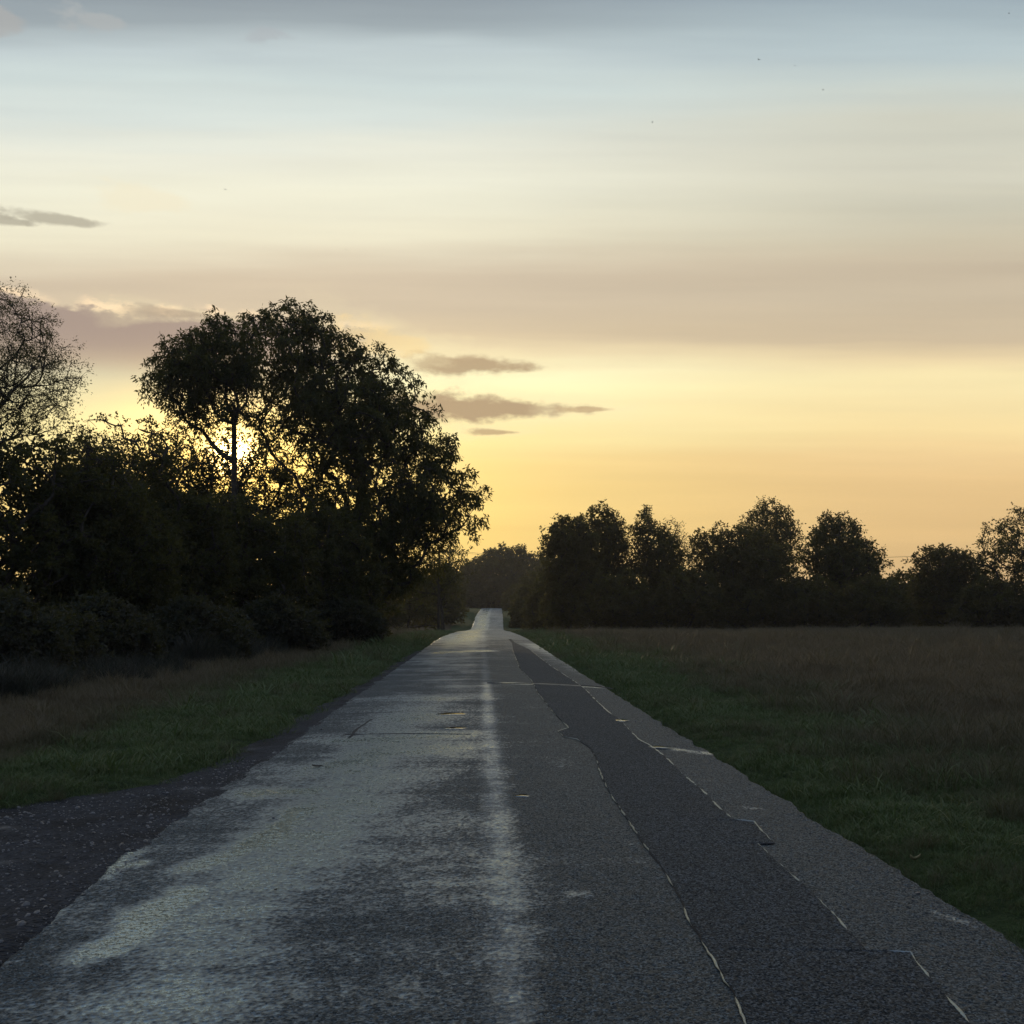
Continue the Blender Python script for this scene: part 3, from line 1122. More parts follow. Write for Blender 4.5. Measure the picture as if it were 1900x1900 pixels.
def tree(kind_name, label, cat, D, poly_px, base_px, nclump, sub, per, leaf, mat, group=None, clump_r=0.7, spread=0.4, droop=0.6,
         aspect=0.36, thick=1.15, maxr=4.0, trunk_top=0.45, limbs=0, seed=1, bf=0.35, tip=0.012, power=2.4, stems=1, up=0.0,
         holes=None, lean=0.0, mind=None, fork=0.33, pull=0.35, thin=0.0):
    rng = np.random.default_rng(seed)
    poly = [(at(x, y, D).x, at(x, y, D).z) for x, y in poly_px]
    bx = at(base_px, 1130, D).x
    bz = float(ground(np.array(bx), np.array(D))) - 0.05
    poly = [(x, max(z, bz + 0.15)) for x, z in poly]
    P = np.array(poly)
    area = 0.5 * abs(np.dot(P[:, 0], np.roll(P[:, 1], 1)) - np.dot(P[:, 1], np.roll(P[:, 0], 1)))
    vol = area * maxr * 1.2
    mind = mind or 0.8 * (vol / nclump) ** (1 / 3)
    cl = crown_points(poly, D, nclump, mind, thick, maxr, rng)
    ztop, zbot = P[:, 1].max(), bz
    H = ztop - zbot
    cxm = cl[:, 0].mean()
    nseg = 7
    hs = np.linspace(0, trunk_top * H, nseg)
    wob = rng.normal(0, 0.012 * H, (nseg, 2)) * np.linspace(0, 1, nseg)[:, None]
    trunk = np.column_stack([bx + (cxm - bx) * pull * np.linspace(0, 1, nseg) ** 2 + wob[:, 0] + lean * np.linspace(0, 1, nseg) ** 1.5, D + wob[:, 1], zbot + hs])
    # sub-terminals round every clump centre: a dome shape, hollow below
    off = rng.normal(0, 1, (len(cl), sub, 3))
    off /= np.linalg.norm(off, axis=2)[:, :, None]
    off *= (rng.uniform(0, 1, (len(cl), sub)) ** 0.45 * clump_r)[:, :, None]
    off[:, :, 2] *= 0.75
    csz = rng.uniform(0.6, 1.25, len(cl))[:, None, None]
    st = (cl[:, None, :] + off * csz).reshape(-1, 3)
    st[:, 2] = np.maximum(st[:, 2], bz + 0.2)
    nodes, par, plen = skeleton(trunk, cl, bf, fork)
    n0 = len(nodes)
    # attach sub terminals to their clump centre directly
    nodes = np.vstack([nodes, st])
    par = np.concatenate([par, len(trunk) + np.repeat(np.arange(len(cl)), sub)])
    N = len(nodes)
    # radii by the pipe rule
    rp = np.zeros(N)
    order = np.argsort(-np.concatenate([plen, np.full(N - n0, 1e6)]), kind='stable')
    rad = np.zeros(N)
    acc = np.zeros(N)
    for i in order:
        r = max(tip, acc[i] ** (1 / power)) if acc[i] > 0 else tip
        rad[i] = r
        if par[i] >= 0:
            acc[par[i]] += r ** power
    rad[0] *= 1.5
    if len(trunk) > 2:
        rad[1] *= 1.12
    # limb id of each node = its first ancestor outside the trunk
    nt = len(trunk)
    lim = np.full(N, -1)
    seq = np.argsort(np.concatenate([plen, np.full(N - n0, 1e6)]), kind='stable')
    for i in seq:
        if i < nt:
            continue
        lim[i] = i if par[i] < nt else lim[par[i]]
    ids = np.arange(N)[par >= 0]
    # each edge is split in three with a slight bow
    p0, p1 = nodes[par[ids]], nodes[ids]
    r1 = rad[ids]
    r0 = np.minimum(rad[par[ids]], np.maximum(r1 * 1.8, r1 + 0.01))
    r0 = np.where(ids < nt, rad[par[ids]], r0)
    Ln = np.linalg.norm(p1 - p0, axis=1)[:, None]
    bow = rng.normal(0, 0.07, (len(ids), 3)) * Ln
    bow[:, 2] -= 0.03 * Ln[:, 0]
    bow[ids < nt] = 0
    a = p0 + (p1 - p0) / 3 + bow
    b = p0 + (p1 - p0) * 2 / 3 + bow * 0.8
    ra, rb = r0 + (r1 - r0) / 3, r0 + (r1 - r0) * 2 / 3
    EP0 = np.concatenate([p0, a, b]) 
    EP1 = np.concatenate([a, b, p1])
    ER0 = np.concatenate([r0, ra, rb])
    ER1 = np.concatenate([ra, rb, r1])
    EL = np.concatenate([lim[ids]] * 3)
    base = Vector((bx, D, bz + 0.05))
    root = bpy.data.objects.new(kind_name, None)
    COL.objects.link(root)
    root.location = base
    root['label'] = label
    root['category'] = cat
    if group:
        root['group'] = group
    bl = np.array(base)

    def wood(name, m):
        thin = m & (ER0 < 0.03)
        fat = m & ~thin
        VV, FF, o = [], [], 0
        for mm, k in ((fat, 7), (thin, 3)):
            if mm.any():
                v, f = tubes(EP0[mm] - bl, EP1[mm] - bl, ER0[mm], ER1[mm], k)
                VV.append(v)
                FF.append(f + o)
                o += len(v)
        me = mesh_np(name, np.concatenate(VV), FF, [M_BARK], True)
        TRI_COUNT[0] += 2 * len(me.polygons)
        return link(name, me, root)
    big = []
    if limbs:
        u, cnt = np.unique(EL[EL >= 0], return_counts=True)
        big = list(u[np.argsort(-cnt)][:limbs])
    wood('trunk', ~np.isin(EL, big) if big else np.ones(len(EL), bool))
    for b_ in big:
        wood('limb', EL == b_)
    dirs = (st - np.repeat(cl, sub, 0))
    dirs /= np.linalg.norm(dirs, axis=1)[:, None] + 1e-9
    if holes:
        for hx, hy, hr in holes:
            c = at(hx, hy, D)
            near = np.hypot(st[:, 0] - c.x, st[:, 2] - c.z) < hr * D / F
            keep = ~near | (rng.uniform(0, 1, len(st)) < 0.22)
            st, dirs = st[keep], dirs[keep]
    if thin:
        # fewer leaves on the uppermost shoots
        keep = rng.uniform(0, 1, len(st)) < np.clip(0.22 + 0.9 * (ztop - st[:, 2]) / (thin * H), 0, 1)
        st, dirs = st[keep], dirs[keep]
    me = leaf_mesh('crown', st - bl, per, spread, leaf, mat, rng, droop, aspect, dirs, up)
    TRI_COUNT[0] += 2 * len(me.polygons)
    link('crown', me, root, kind='stuff')
    return root


# --- the tall pair left of the road
tree('ash_tree', 'tallest broad dark tree with drooping leaf clusters, right edge reaching towards the road', 'tree', 65,
     [(452, 620), (470, 582), (505, 572), (545, 562), (600, 572), (632, 612), (655, 642), (712, 648), (745, 682), (772, 712), (800, 762),
      (815, 806), (850, 822), (862, 862), (868, 895), (890, 922), (884, 960), (862, 982), (828, 1000), (800, 1035), (775, 1085), (700, 1120), (600, 1100), (560, 1010),
      (548, 920), (505, 850), (470, 790), (480, 720), (455, 680)],
     655, 400, 8, 42, 0.25, M_ASH, clump_r=0.75, spread=0.55, droop=0.9, aspect=0.34, maxr=5.0, trunk_top=0.42, limbs=8, seed=3, bf=0.25,
     holes=[(605, 830, 30), (705, 880, 32), (655, 905, 22), (712, 945, 22), (560, 870, 30), (520, 850, 24), (640, 720, 22), (590, 680, 17), (830, 905, 20), (560, 930, 25), (585, 705, 17), (690, 800, 15), (500, 800, 16), (610, 900, 20), (770, 870, 17), (640, 780, 17), (520, 740, 17), (590, 970, 17), (660, 960, 15), (850, 860, 15), (530, 790, 16), (545, 830, 18), (480, 860, 20), (575, 800, 12), (620, 870, 14), (735, 910, 12), (800, 900, 12), (680, 840, 12), (640, 940, 14), (540, 900, 18)])
tree('ash_tree', 'slimmer tree on a bare forked trunk left of the tallest tree', 'tree', 60,
     [(270, 715), (285, 680), (300, 650), (340, 620), (375, 612), (395, 585), (430, 602), (460, 606), (475, 660), (475, 740), (455, 790), (425, 800), (405, 780), (370, 800), (335, 790), (325, 750), (300, 738)],
     425, 150, 8, 26, 0.22, M_ASH, clump_r=0.6, spread=0.45, droop=0.8, aspect=0.34, maxr=2.6, trunk_top=0.66, limbs=6, seed=8, bf=1.1, tip=0.008, fork=0.84, pull=0.0,
     holes=[(405, 725, 22), (440, 735, 18), (420, 775, 16), (378, 755, 14)])
tree('willow_tree', 'pale airy half bare tree leaning in at the left edge above the bushes', 'tree', 40,
     [(-170, 640), (-90, 560), (-10, 528), (45, 545), (90, 590), (120, 640), (152, 690), (140, 740), (110, 790), (60, 810), (-60, 830), (-180, 800)],
     -40, 250, 8, 24, 0.085, M_WILLOW, clump_r=0.5, spread=0.42, droop=0.5, aspect=0.35, maxr=3.2, trunk_top=0.4, limbs=6, seed=12, bf=0.45, tip=0.005, up=0.5)

# --- thicket along the left
TH = 'tall bushes in the thicket on the left'
tree('bush', 'tall black bush at the left edge below the airy tree', 'bush', 36,
     [(-260, 900), (-180, 820), (-60, 790), (40, 785), (95, 820), (140, 870), (190, 960), (200, 1160), (190, 1230), (-300, 1230)], -40, 220, 7, 40, 0.15, M_BUSH, TH,
     clump_r=0.55, spread=0.4, droop=0.1, aspect=0.55, maxr=2.6, trunk_top=0.25, seed=21, thin=0.25, up=0.6)
tree('bush', 'bush with twiggy top just right of the airy left tree', 'bush', 38,
     [(85, 860), (115, 840), (160, 828), (205, 835), (235, 868), (255, 905), (280, 960), (320, 1010), (330, 1215), (60, 1215), (70, 950)], 180, 220, 7, 40, 0.14, M_BUSH, TH,
     clump_r=0.5, spread=0.42, droop=0.1, aspect=0.5, maxr=2.4, trunk_top=0.3, seed=22, thin=0.38, up=0.7)
tree('bush', 'upright bush with a dark knob of leaves left of the bare forked trunk', 'bush', 44,
     [(240, 900), (262, 845), (288, 790), (308, 808), (314, 865), (335, 925), (395, 935), (420, 985), (430, 1190), (220, 1190), (230, 960)], 310, 190, 7, 38, 0.15, M_BUSH, TH,
     clump_r=0.5, spread=0.42, droop=0.1, aspect=0.5, maxr=2.2, trunk_top=0.3, seed=23, thin=0.42, up=0.7)
tree('bush', 'low bush in front of the bare forked trunk lit by the sun behind', 'bush', 50,
     [(340, 950), (380, 930), (430, 922), (480, 935), (520, 958), (560, 975), (580, 1180), (330, 1190)], 450, 170, 7, 40, 0.17, M_BUSH, TH,
     clump_r=0.55, spread=0.42, droop=0.1, aspect=0.5, maxr=2.4, trunk_top=0.3, seed=24, thin=0.30, up=0.7)
tree('bush', 'low bush at the foot of the tallest tree', 'bush', 56,
     [(530, 980), (570, 940), (620, 950), (660, 990), (690, 1060), (700, 1168), (520, 1185)], 610, 130, 7, 38, 0.19, M_BUSH, TH,
     clump_r=0.6, spread=0.45, droop=0.2, aspect=0.5, maxr=2.6, trunk_top=0.3, seed=25, up=0.5)
tree('bush', 'sparse sunlit shrub glowing yellow behind the bare forked trunk', 'bush', 70,
     [(90, 840), (130, 782), (180, 772), (230, 785), (270, 800), (330, 785), (390, 805), (440, 815), (490, 800), (540, 830), (570, 900), (580, 1000), (560, 1100), (90, 1100)], 420, 600, 7, 18, 0.20, M_BUSH, TH,
     clump_r=0.7, spread=0.5, droop=0.2, aspect=0.5, maxr=2.5, trunk_top=0.3, seed=26, thin=0.38, up=0.6)

BR = 'low brambles along the foot of the thicket'
for i, (pl, bp, D, lab) in enumerate([
    ([(-160, 1150), (-60, 1118), (0, 1105), (60, 1135), (110, 1170), (120, 1262), (-200, 1275)], -40, 26, 'nearest grey green bramble mound at the left edge of the verge'),
    ([(70, 1180), (120, 1150), (170, 1122), (220, 1140), (270, 1175), (285, 1238), (60, 1250)], 170, 31, 'second grey green bramble mound from the left edge'),
    ([(240, 1170), (300, 1150), (350, 1118), (400, 1140), (440, 1170), (450, 1218), (230, 1232)], 340, 36, 'middle bramble mound before the thicket'),
    ([(400, 1160), (460, 1140), (520, 1112), (560, 1140), (590, 1170), (600, 1200), (390, 1214)], 495, 43, 'fourth bramble mound, before the low bushes'),
    ([(-20, 1190), (30, 1150), (90, 1140), (150, 1165), (170, 1240), (-30, 1256)], 70, 28.5, 'low bramble mound filling the gap between the first two from the left edge'),
    ([(330, 1175), (370, 1140), (430, 1150), (470, 1200), (330, 1214)], 395, 40, 'small bramble mound wedged between the middle and fourth mounds'),
    ([(560, 1160), (610, 1120), (670, 1120), (700, 1150), (712, 1178), (550, 1192)], 630, 54, 'farthest bramble mound under the tallest tree'),
]):
    tree('bramble', lab, 'bramble', D, pl, bp, 150, 6, 40, 0.07 + 0.0015 * D, M_BRAMBLE, BR, clump_r=0.35, spread=0.3, droop=0.1, aspect=0.55,
         maxr=1.5, trunk_top=0.2, seed=31 + i, up=0.5, tip=0.006, stems=3)

# --- left of the road farther off
FL = 'far bushes left of the road'
tree('small_tree', 'small tree hanging beside the pole under the tallest crown', 'tree', 118,
     [(790, 1040), (812, 1005), (842, 1002), (860, 1030), (864, 1070), (850, 1100), (800, 1110), (740, 1120), (735, 1060)], 822, 90, 6, 16, 0.26, M_ASH,
     clump_r=0.7, spread=0.5, droop=0.6, maxr=2.2, trunk_top=0.4, seed=41)
for i, (pl, bp, D, lab) in enumerate([
    ([(640, 1080), (690, 1050), (760, 1060), (800, 1075), (815, 1164), (630, 1164)], 720, 150, 'brown bush behind the pole left of the road'),
    ([(760, 1075), (800, 1062), (838, 1068), (852, 1085), (856, 1158), (755, 1160)], 808, 190, 'bush where the road starts to climb, left side'),
    ([(805, 1065), (832, 1048), (856, 1068), (862, 1092), (861, 1142), (795, 1150)], 830, 245, 'leftmost bush at the crest of the road'),
]):
    tree('bush', lab, 'bush', D, pl, bp, 110, 6, 20, 0.16 + D * 0.0016, M_OAK, FL, clump_r=0.9, spread=0.7, droop=0.1, aspect=0.6, maxr=3.5, trunk_top=0.25, seed=51 + i, tip=0.02)
tree('oak_tree', 'far domed tree closing the road beyond its crest', 'tree', 312,
     [(868, 1045), (890, 1025), (925, 1012), (960, 1016), (990, 1026), (1022, 1040), (1034, 1070), (1034, 1142), (854, 1142), (858, 1070)], 935, 240, 7, 34, 0.58, M_OAK,
     clump_r=1.3, spread=1.1, droop=0.2, aspect=0.6, maxr=6, trunk_top=0.35, seed=61, tip=0.03)

# --- right of the road
RT = 'trees of the far row on the right'
right = [
    ('oak_tree', 'rounded tree at the left end of the right hand row', 'tree', 118, [(1014, 1010), (1020, 975), (1040, 962), (1080, 962), (1100, 985), (1105, 1060), (1100, 1160), (1010, 1160)], 1055, 190, 30, 0.28, M_OAK, 3.5, 0.55),
    ('oak_tree', 'taller tree second from the left in the right hand row', 'tree', 124, [(1075, 985), (1088, 952), (1105, 942), (1125, 938), (1150, 955), (1165, 990), (1172, 1050), (1172, 1160), (1070, 1160)], 1122, 180, 28, 0.28, M_OAK, 3.2, 0.55),
    ('oak_tree', 'tree with a thin pointed top third in the right hand row', 'tree', 121, [(1170, 1000), (1180, 965), (1196, 943), (1215, 965), (1238, 985), (1262, 1015), (1275, 1060), (1280, 1160), (1165, 1160)], 1215, 180, 24, 0.27, M_OAK, 3.0, 0.5),
    ('ash_tree', 'thin wispy half bare tree peeping over the gap in the row', 'tree', 140, [(1215, 975), (1240, 960), (1262, 975), (1280, 995), (1290, 1020), (1270, 1080), (1220, 1080)], 1250, 70, 8, 0.2, M_WILLOW, 2.0, 0.7),
    ('oak_tree', 'wide dense dome shaped tree in the middle of the right hand row', 'tree', 117, [(1286, 1010), (1300, 988), (1340, 980), (1385, 975), (1425, 990), (1455, 1020), (1475, 1060), (1480, 1160), (1280, 1160)], 1370, 260, 32, 0.28, M_OAK, 4.2, 0.5),
    ('poplar_tree', 'tall airy tree rising behind the wide dome shaped tree', 'tree', 134, [(1382, 965), (1400, 935), (1425, 927), (1452, 935), (1470, 960), (1484, 1000), (1480, 1040), (1462, 1070), (1400, 1060), (1380, 1000)], 1432, 150, 15, 0.26, M_ASH, 2.6, 0.62),
    ('oak_tree', 'separate round tree between two sky gaps right of the tall airy tree', 'tree', 120, [(1488, 1025), (1505, 990), (1520, 960), (1548, 955), (1580, 965), (1605, 995), (1625, 1015), (1640, 1050), (1625, 1075), (1600, 1110), (1510, 1110), (1500, 1060)], 1562, 210, 20, 0.28, M_ASH, 3.4, 0.5),
    ('oak_tree', 'low rounded tree second from the right edge', 'tree', 116, [(1690, 1050), (1705, 1025), (1740, 1008), (1780, 1012), (1810, 1030), (1830, 1070), (1840, 1160), (1680, 1160)], 1765, 170, 28, 0.28, M_OAK, 3.2, 0.45),
    ('poplar_tree', 'airy tree cut off by the right edge of the view', 'tree', 112, [(1812, 1020), (1825, 985), (1850, 965), (1880, 945), (1920, 930), (1990, 940), (2040, 1000), (2060, 1090), (1990, 1160), (1830, 1160), (1815, 1080)], 1925, 250, 18, 0.24, M_ASH, 4.0, 0.5),
]
for i, (nm, lab, cat, D, pl, bp, nc, per, lf, mt, mr, tt) in enumerate(right):
    tree(nm, lab, cat, D, pl, bp, nc, 7, per, lf, mt, RT, clump_r=0.75, spread=0.55, droop=0.3, aspect=0.5, maxr=mr, trunk_top=tt, seed=71 + i, tip=0.014)

RH = 'hedge bushes below the far row on the right'
hb = [
    (868, 842, 893, 1046, 308, 'bush closing the gap left of the far domed tree'),
    (690, 640, 745, 1088, 140, 'low bush left of the pole beyond the brambles'),
    (1008, 990, 1030, 1040, 225, 'narrow bush filling the gap between the far domed tree and the row'),
    (975, 948, 1012, 1092, 182, 'low bush on the right verge where the road starts to climb'),
    (905, 875, 945, 1095, 322, 'low bush across the end of the road under the far domed tree'),
    (965, 935, 1015, 1090, 300, 'bush right behind the road crest below the far domed tree'),
    (955, 935, 1000, 1085, 255, 'bush at the right side of the road crest'),
    (985, 950, 1030, 1062, 205, 'bush between the road crest and the right hand row'),
    (1010, 975, 1060, 1068, 150, 'hedge bush at the near left foot of the right hand row'),
    (1150, 1080, 1215, 1062, 113, 'hedge bush under the second and third trees of the row'),
    (1275, 1200, 1345, 1058, 112, 'hedge bush below the wispy gap in the row'),
    (1385, 1310, 1455, 1072, 114, 'hedge bush below the wide dome shaped tree'),
    (1490, 1420, 1560, 1070, 113, 'hedge bush at the left foot of the separate round tree'),
    (1610, 1540, 1690, 1072, 112, 'hedge bush at the right foot of the separate round tree'),
    (1670, 1620, 1740, 1062, 128, 'hedge bush in the wide sky gap'),
    (1830, 1770, 1900, 1075, 109, 'hedge bush between the last two trees on the right'),
    (1960, 1880, 2040, 1085, 107, 'hedge bush at the right edge of the view'),
]
for i, (bp, x0, x1, top, D, lab) in enumerate(hb):
    zb = 1130 + (CAM_H - float(zr(D))) * F / D
    pl = [(x0, zb), (x0 + 4, (zb + top) / 2), (x0 + (x1 - x0) * 0.25, top + 8), ((x0 + x1) / 2, top), (x0 + (x1 - x0) * 0.8, top + 10), (x1 - 4, (zb + top) / 2), (x1, zb)]
    tree('bush', lab, 'bush', D, pl, bp, 110, 6, 22, 0.15 + D * 0.0014, M_OAK, RH, clump_r=0.7, spread=0.55, droop=0.1, aspect=0.6, maxr=3.0, trunk_top=0.25, seed=91 + i, tip=0.014)


# ------------------------------------------------------------------ grass and litter
def blade_tuft(name, nb, h, r, lean, width, mat, seed, seg=3):
    rng = np.random.default_rng(seed)
    V, F4, F3 = [], [], []
    for _ in range(nb):
        a = rng.uniform(0, 2 * PI)
        rr = r * math.sqrt(rng.uniform(0, 1))
        p = np.array([math.cos(a) * rr, math.sin(a) * rr, -0.01])
        hh = h * rng.uniform(0.5, 1.2)
        b = rng.uniform(0, 2 * PI)
        ld = np.array([math.cos(b), math.sin(b), 0]) * lean * hh * rng.uniform(0.3, 1.4)
        c = rng.uniform(0, 2 * PI)
        sv = np.array([math.cos(c), math.sin(c), 0]) * width * rng.uniform(0.7, 1.3) / 2
        o = len(V)
        for k in range(seg):
            t = k / seg
            q = p + np.array([0, 0, hh * (t - 0.15 * t * t * lean)]) + ld * t * t
            w = 1 - t * 0.6
            V += [q - sv * w, q + sv * w]
        V.append(p + np.array([0, 0, hh * (1 - 0.25 * lean)]) + ld)
        for k in range(seg - 1):
            F4.append((o + 2 * k, o + 2 * k + 1, o + 2 * k + 3, o + 2 * k + 2))
        F3.append((o + 2 * seg - 2, o + 2 * seg - 1, o + 2 * seg))
    me = mesh_np(name, np.array(V), [F4, F3], [mat])
    return bpy.data.objects.new(name, me)


def scatter(name, pts, rot, scl, idx, tint, sources, label, cat='grass'):
    src = bpy.data.collections.new(name + '_source')
    for s in sources:
        src.objects.link(s)
    me = bpy.data.meshes.new(name)
    me.vertices.add(len(pts))
    me.vertices.foreach_set('co', pts.astype(np.float32).ravel())
    for nm, ty, arr in (('scl', 'FLOAT', scl), ('tint', 'FLOAT', tint)):
        a = me.attributes.new(nm, ty, 'POINT')
        a.data.foreach_set('value', arr.astype(np.float32))
    a = me.attributes.new('rot', 'FLOAT_VECTOR', 'POINT')
    a.data.foreach_set('vector', rot.astype(np.float32).ravel())
    a = me.attributes.new('idx', 'INT', 'POINT')
    a.data.foreach_set('value', idx.astype(np.int32))
    o = link(name, me, kind='stuff', label=label, cat=cat)
    g = bpy.data.node_groups.new(name + '_nodes', 'GeometryNodeTree')
    g.interface.new_socket('Geometry', in_out='INPUT', socket_type='NodeSocketGeometry')
    g.interface.new_socket('Geometry', in_out='OUTPUT', socket_type='NodeSocketGeometry')
    N = g.nodes
    gi, go = N.new('NodeGroupInput'), N.new('NodeGroupOutput')
    ci = N.new('GeometryNodeCollectionInfo')
    ci.inputs['Collection'].default_value = src
    ci.inputs['Separate Children'].default_value = True
    ci.inputs['Reset Children'].default_value = True
    m2p = N.new('GeometryNodeMeshToPoints')
    ip = N.new('GeometryNodeInstanceOnPoints')
    ip.inputs['Pick Instance'].default_value = True

    def attr(nm, dt):
        a = N.new('GeometryNodeInputNamedAttribute')
        a.data_type = dt
        a.inputs['Name'].default_value = nm
        return a.outputs[0]
    e2r = N.new('FunctionNodeEulerToRotation')
    g.links.new(gi.outputs[0], m2p.inputs[0])
    g.links.new(m2p.outputs[0], ip.inputs['Points'])
    g.links.new(ci.outputs[0], ip.inputs['Instance'])
    g.links.new(attr('idx', 'INT'), ip.inputs['Instance Index'])
    g.links.new(attr('rot', 'FLOAT_VECTOR'), e2r.inputs[0])
    g.links.new(e2r.outputs[0], ip.inputs['Rotation'])
    g.links.new(attr('scl', 'FLOAT'), ip.inputs['Scale'])
    g.links.new(ip.outputs[0], go.inputs[0])
    md = o.modifiers.new('scatter', 'NODES')
    md.node_group = g
    return o


def field_points(n, ymin, ymax, side, rng, pw=1.0):
    """points with density falling with distance; side -1 left, +1 right"""
    u = rng.uniform(0, 1, n)
    # density in y ~ y**-pw per area on a wedge
    y = ymin * (ymax / ymin) ** (u ** 0.9)
    if side > 0:
        x0 = xc(y) + 2.45 + 0.22 * vnoise(y * 2, y * 0, 77, 3)
        x1 = np.maximum(y * 0.62 + 3.0, x0 + 1.2)
    else:
        x0 = np.where(y < 60, xb(y), xc(y) - 2.6)
        x1 = -np.maximum(y * 0.58 + 3.0, 4.2)
        x1 = np.minimum(x1, x0 - 1.0)
    v = rng.uniform(0, 1, n) ** 1.1
    x = x0 + (x1 - x0) * v
    return x, y


def build_grass():
    rng = np.random.default_rng(5)
    greens = [blade_tuft('tuft', 22, 0.085, 0.07, 0.9, 0.006, M_BLADE, 200 + k) for k in range(6)]
    dries = [blade_tuft('stalk_tuft', 26, 0.30, 0.12, 0.7, 0.006, M_DRY, 300 + k) for k in range(6)]
    xs, ys = [], []
    for side, n in ((1, 84000), (-1, 44000)):
        x, y = field_points(n, 3.0 if side > 0 else 8.5, 110, side, rng)
        xs.append(x)
        ys.append(y)
    x, y = np.concatenate(xs), np.concatenate(ys)
    gr = np.clip(green_at(x, y) + 0.45 * vnoise(x * 0.5, y * 0.5, 23, 4), 0, 1)
    isg = rng.uniform(0, 1, len(x)) < 0.15 + 0.85 * gr
    for flag, src, nm, lab in ((True, greens, 'verge_grass', 'short green grass of the verges beside the road'),
                               (False, dries, 'rough_grass', 'brown rough grass and stalks of the field behind the verges')):
        m = isg if flag else ~isg
        X, Y = x[m], y[m]
        k = len(X)
        Z = ground(X, Y) - 0.005
        pts = np.stack([X, Y, Z], 1)
        rot = np.stack([rng.normal(0, 0.12, k), rng.normal(0, 0.12, k), rng.uniform(0, 2 * PI, k)], 1)
        sc_ = rng.uniform(0.6, 1.3, k) * np.clip(Y / 11, 0.75, 3.6) ** 0.62
        if not flag:
            sc_ = rng.uniform(0.45, 1.0, k) * np.clip(Y / 25, 0.7, 1.8) ** 0.5
        sc_ *= np.clip(1 + 0.7 * vnoise(X * 0.9, Y * 0.9, 25, 3) + 0.5 * vnoise(X * 3, Y * 3, 27, 2), 0.35, 2.2)
        sc_ *= np.where(rng.uniform(0, 1, k) < 0.03, 1.9, 1.0)
        u = np.abs(X - xc(Y)) - 2.6
        sc_ *= np.clip(0.55 + u * 0.7, 0.55, 1)
        tint = np.clip((1 - gr[m]) * 0.8 + rng.uniform(-0.2, 0.3, k), 0, 1) if flag else np.clip(gr[m] * 0.6 + rng.uniform(-0.2, 0.2, k), 0, 1)
        scatter(nm, pts, rot, sc_, rng.integers(0, len(src), k), tint, src, lab)


build_grass()


def build_weeds():
    """dark dead stalks and tall grass between the brambles and the rough grass"""
    rng = np.random.default_rng(77)
    src = [blade_tuft('weed_tuft', 24, 0.62, 0.16, 0.55, 0.010, M_WEED, 500 + k, 4) for k in range(5)]
    n = 5200
    y = 19 + 48 * rng.uniform(0, 1, n) ** 1.3
    # front line of the undergrowth, from its foot in the photo
    line = np.interp(y, [19, 24, 29, 34, 41, 52, 67], [-9.8, -9.0, -9.2, -8.8, -8.2, -7.6, -6.6])
    x = line + 0.5 * vnoise(y * 0.7, y * 0, 78, 3) + 0.9 * vnoise(y * 2.2, y * 0 + 5, 82, 3) + 0.6 - rng.exponential(1.5, n)
    z = ground(x, y)
    rot = np.stack([rng.normal(0, 0.15, n), rng.normal(0, 0.15, n), rng.uniform(0, 2 * PI, n)], 1)
    sc_ = rng.uniform(0.45, 1.35, n) * np.clip(0.95 + 1.0 * vnoise(x * 0.7, y * 0.7, 79, 3), 0.3, 2.0)
    scatter('undergrowth', np.stack([x, y, z], 1), rot, sc_, rng.integers(0, 5, n), rng.uniform(0, 1, n), src,
            'dark tall weeds and dead stalks along the foot of the brambles', 'weeds')


build_weeds()


def stone_mesh(name, seed, mat):
    rng = np.random.default_rng(seed)
    import bmesh
    bm = bmesh.new()
    bmesh.ops.create_icosphere(bm, subdivisions=1, radius=1)
    for v in bm.verts:
        v.co *= 1 + rng.uniform(-0.25, 0.25)
        v.co.z *= 0.6
    me = bpy.data.meshes.new(name)
    bm.to_mesh(me)
    bm.free()
    me.materials.append(mat)
    return bpy.data.objects.new(name, me)


def build_pebbles():
    rng = np.random.default_rng(17)
    src = [stone_mesh('pebble', 400 + k, M_STONE) for k in range(5)]
    n = 9000
    y = rng.uniform(3.0, 13, n) ** 1.0
    x = rng.uniform(-7, -2.45, n)
    ok = (x > xb(y) - 0.05)
    x, y = x[ok], y[ok]
    z = layby_z(x, y) + 0.001
    # grit along the road edges and lying on the road
    k = 2600
    y2 = rng.uniform(3, 24, k)
    side = rng.uniform(0, 1, k) < 0.5
    x2 = np.where(side, ROAD_L + 0.02 + rng.exponential(0.22, k) * np.where(rng.uniform(0, 1, k) < 0.8, 0.5, 2.5), ROAD_R - 0.05 - rng.exponential(0.25, k)) + 0.13
    z2 = road_top(x2, y2) + 0.001
    X, Y, Z = np.concatenate([x, x2]), np.concatenate([y, y2]), np.concatenate([z, z2])
    m = len(X)
    s = np.concatenate([rng.lognormal(math.log(0.007), 0.5, len(x)), rng.lognormal(math.log(0.0045), 0.45, k)])
    scatter('loose_gravel', np.stack([X, Y, Z], 1), rng.uniform(0, 6.28, (m, 3)) * np.array([0.1, 0.1, 1]), np.clip(s, 0.002, 0.025),
            rng.integers(0, 5, m), np.zeros(m), src, 'loose wet stones scattered over the lay-by and road edge', 'gravel')


build_pebbles()


# ------------------------------------------------------------------ pole, wires, birds, bits on the road
def tube_path(name, pts, r, mat, parent=None, k=6, **kw):
    P = np.array(pts, float)
    V, Fc = tubes(P[:-1], P[1:], np.full(len(P) - 1, r) if np.isscalar(r) else np.array(r[:-1]), np.full(len(P) - 1, r) if np.isscalar(r) else np.array(r[1:]), k)
    return link(name, mesh_np(name, V, [Fc], [mat], True), parent, **kw)


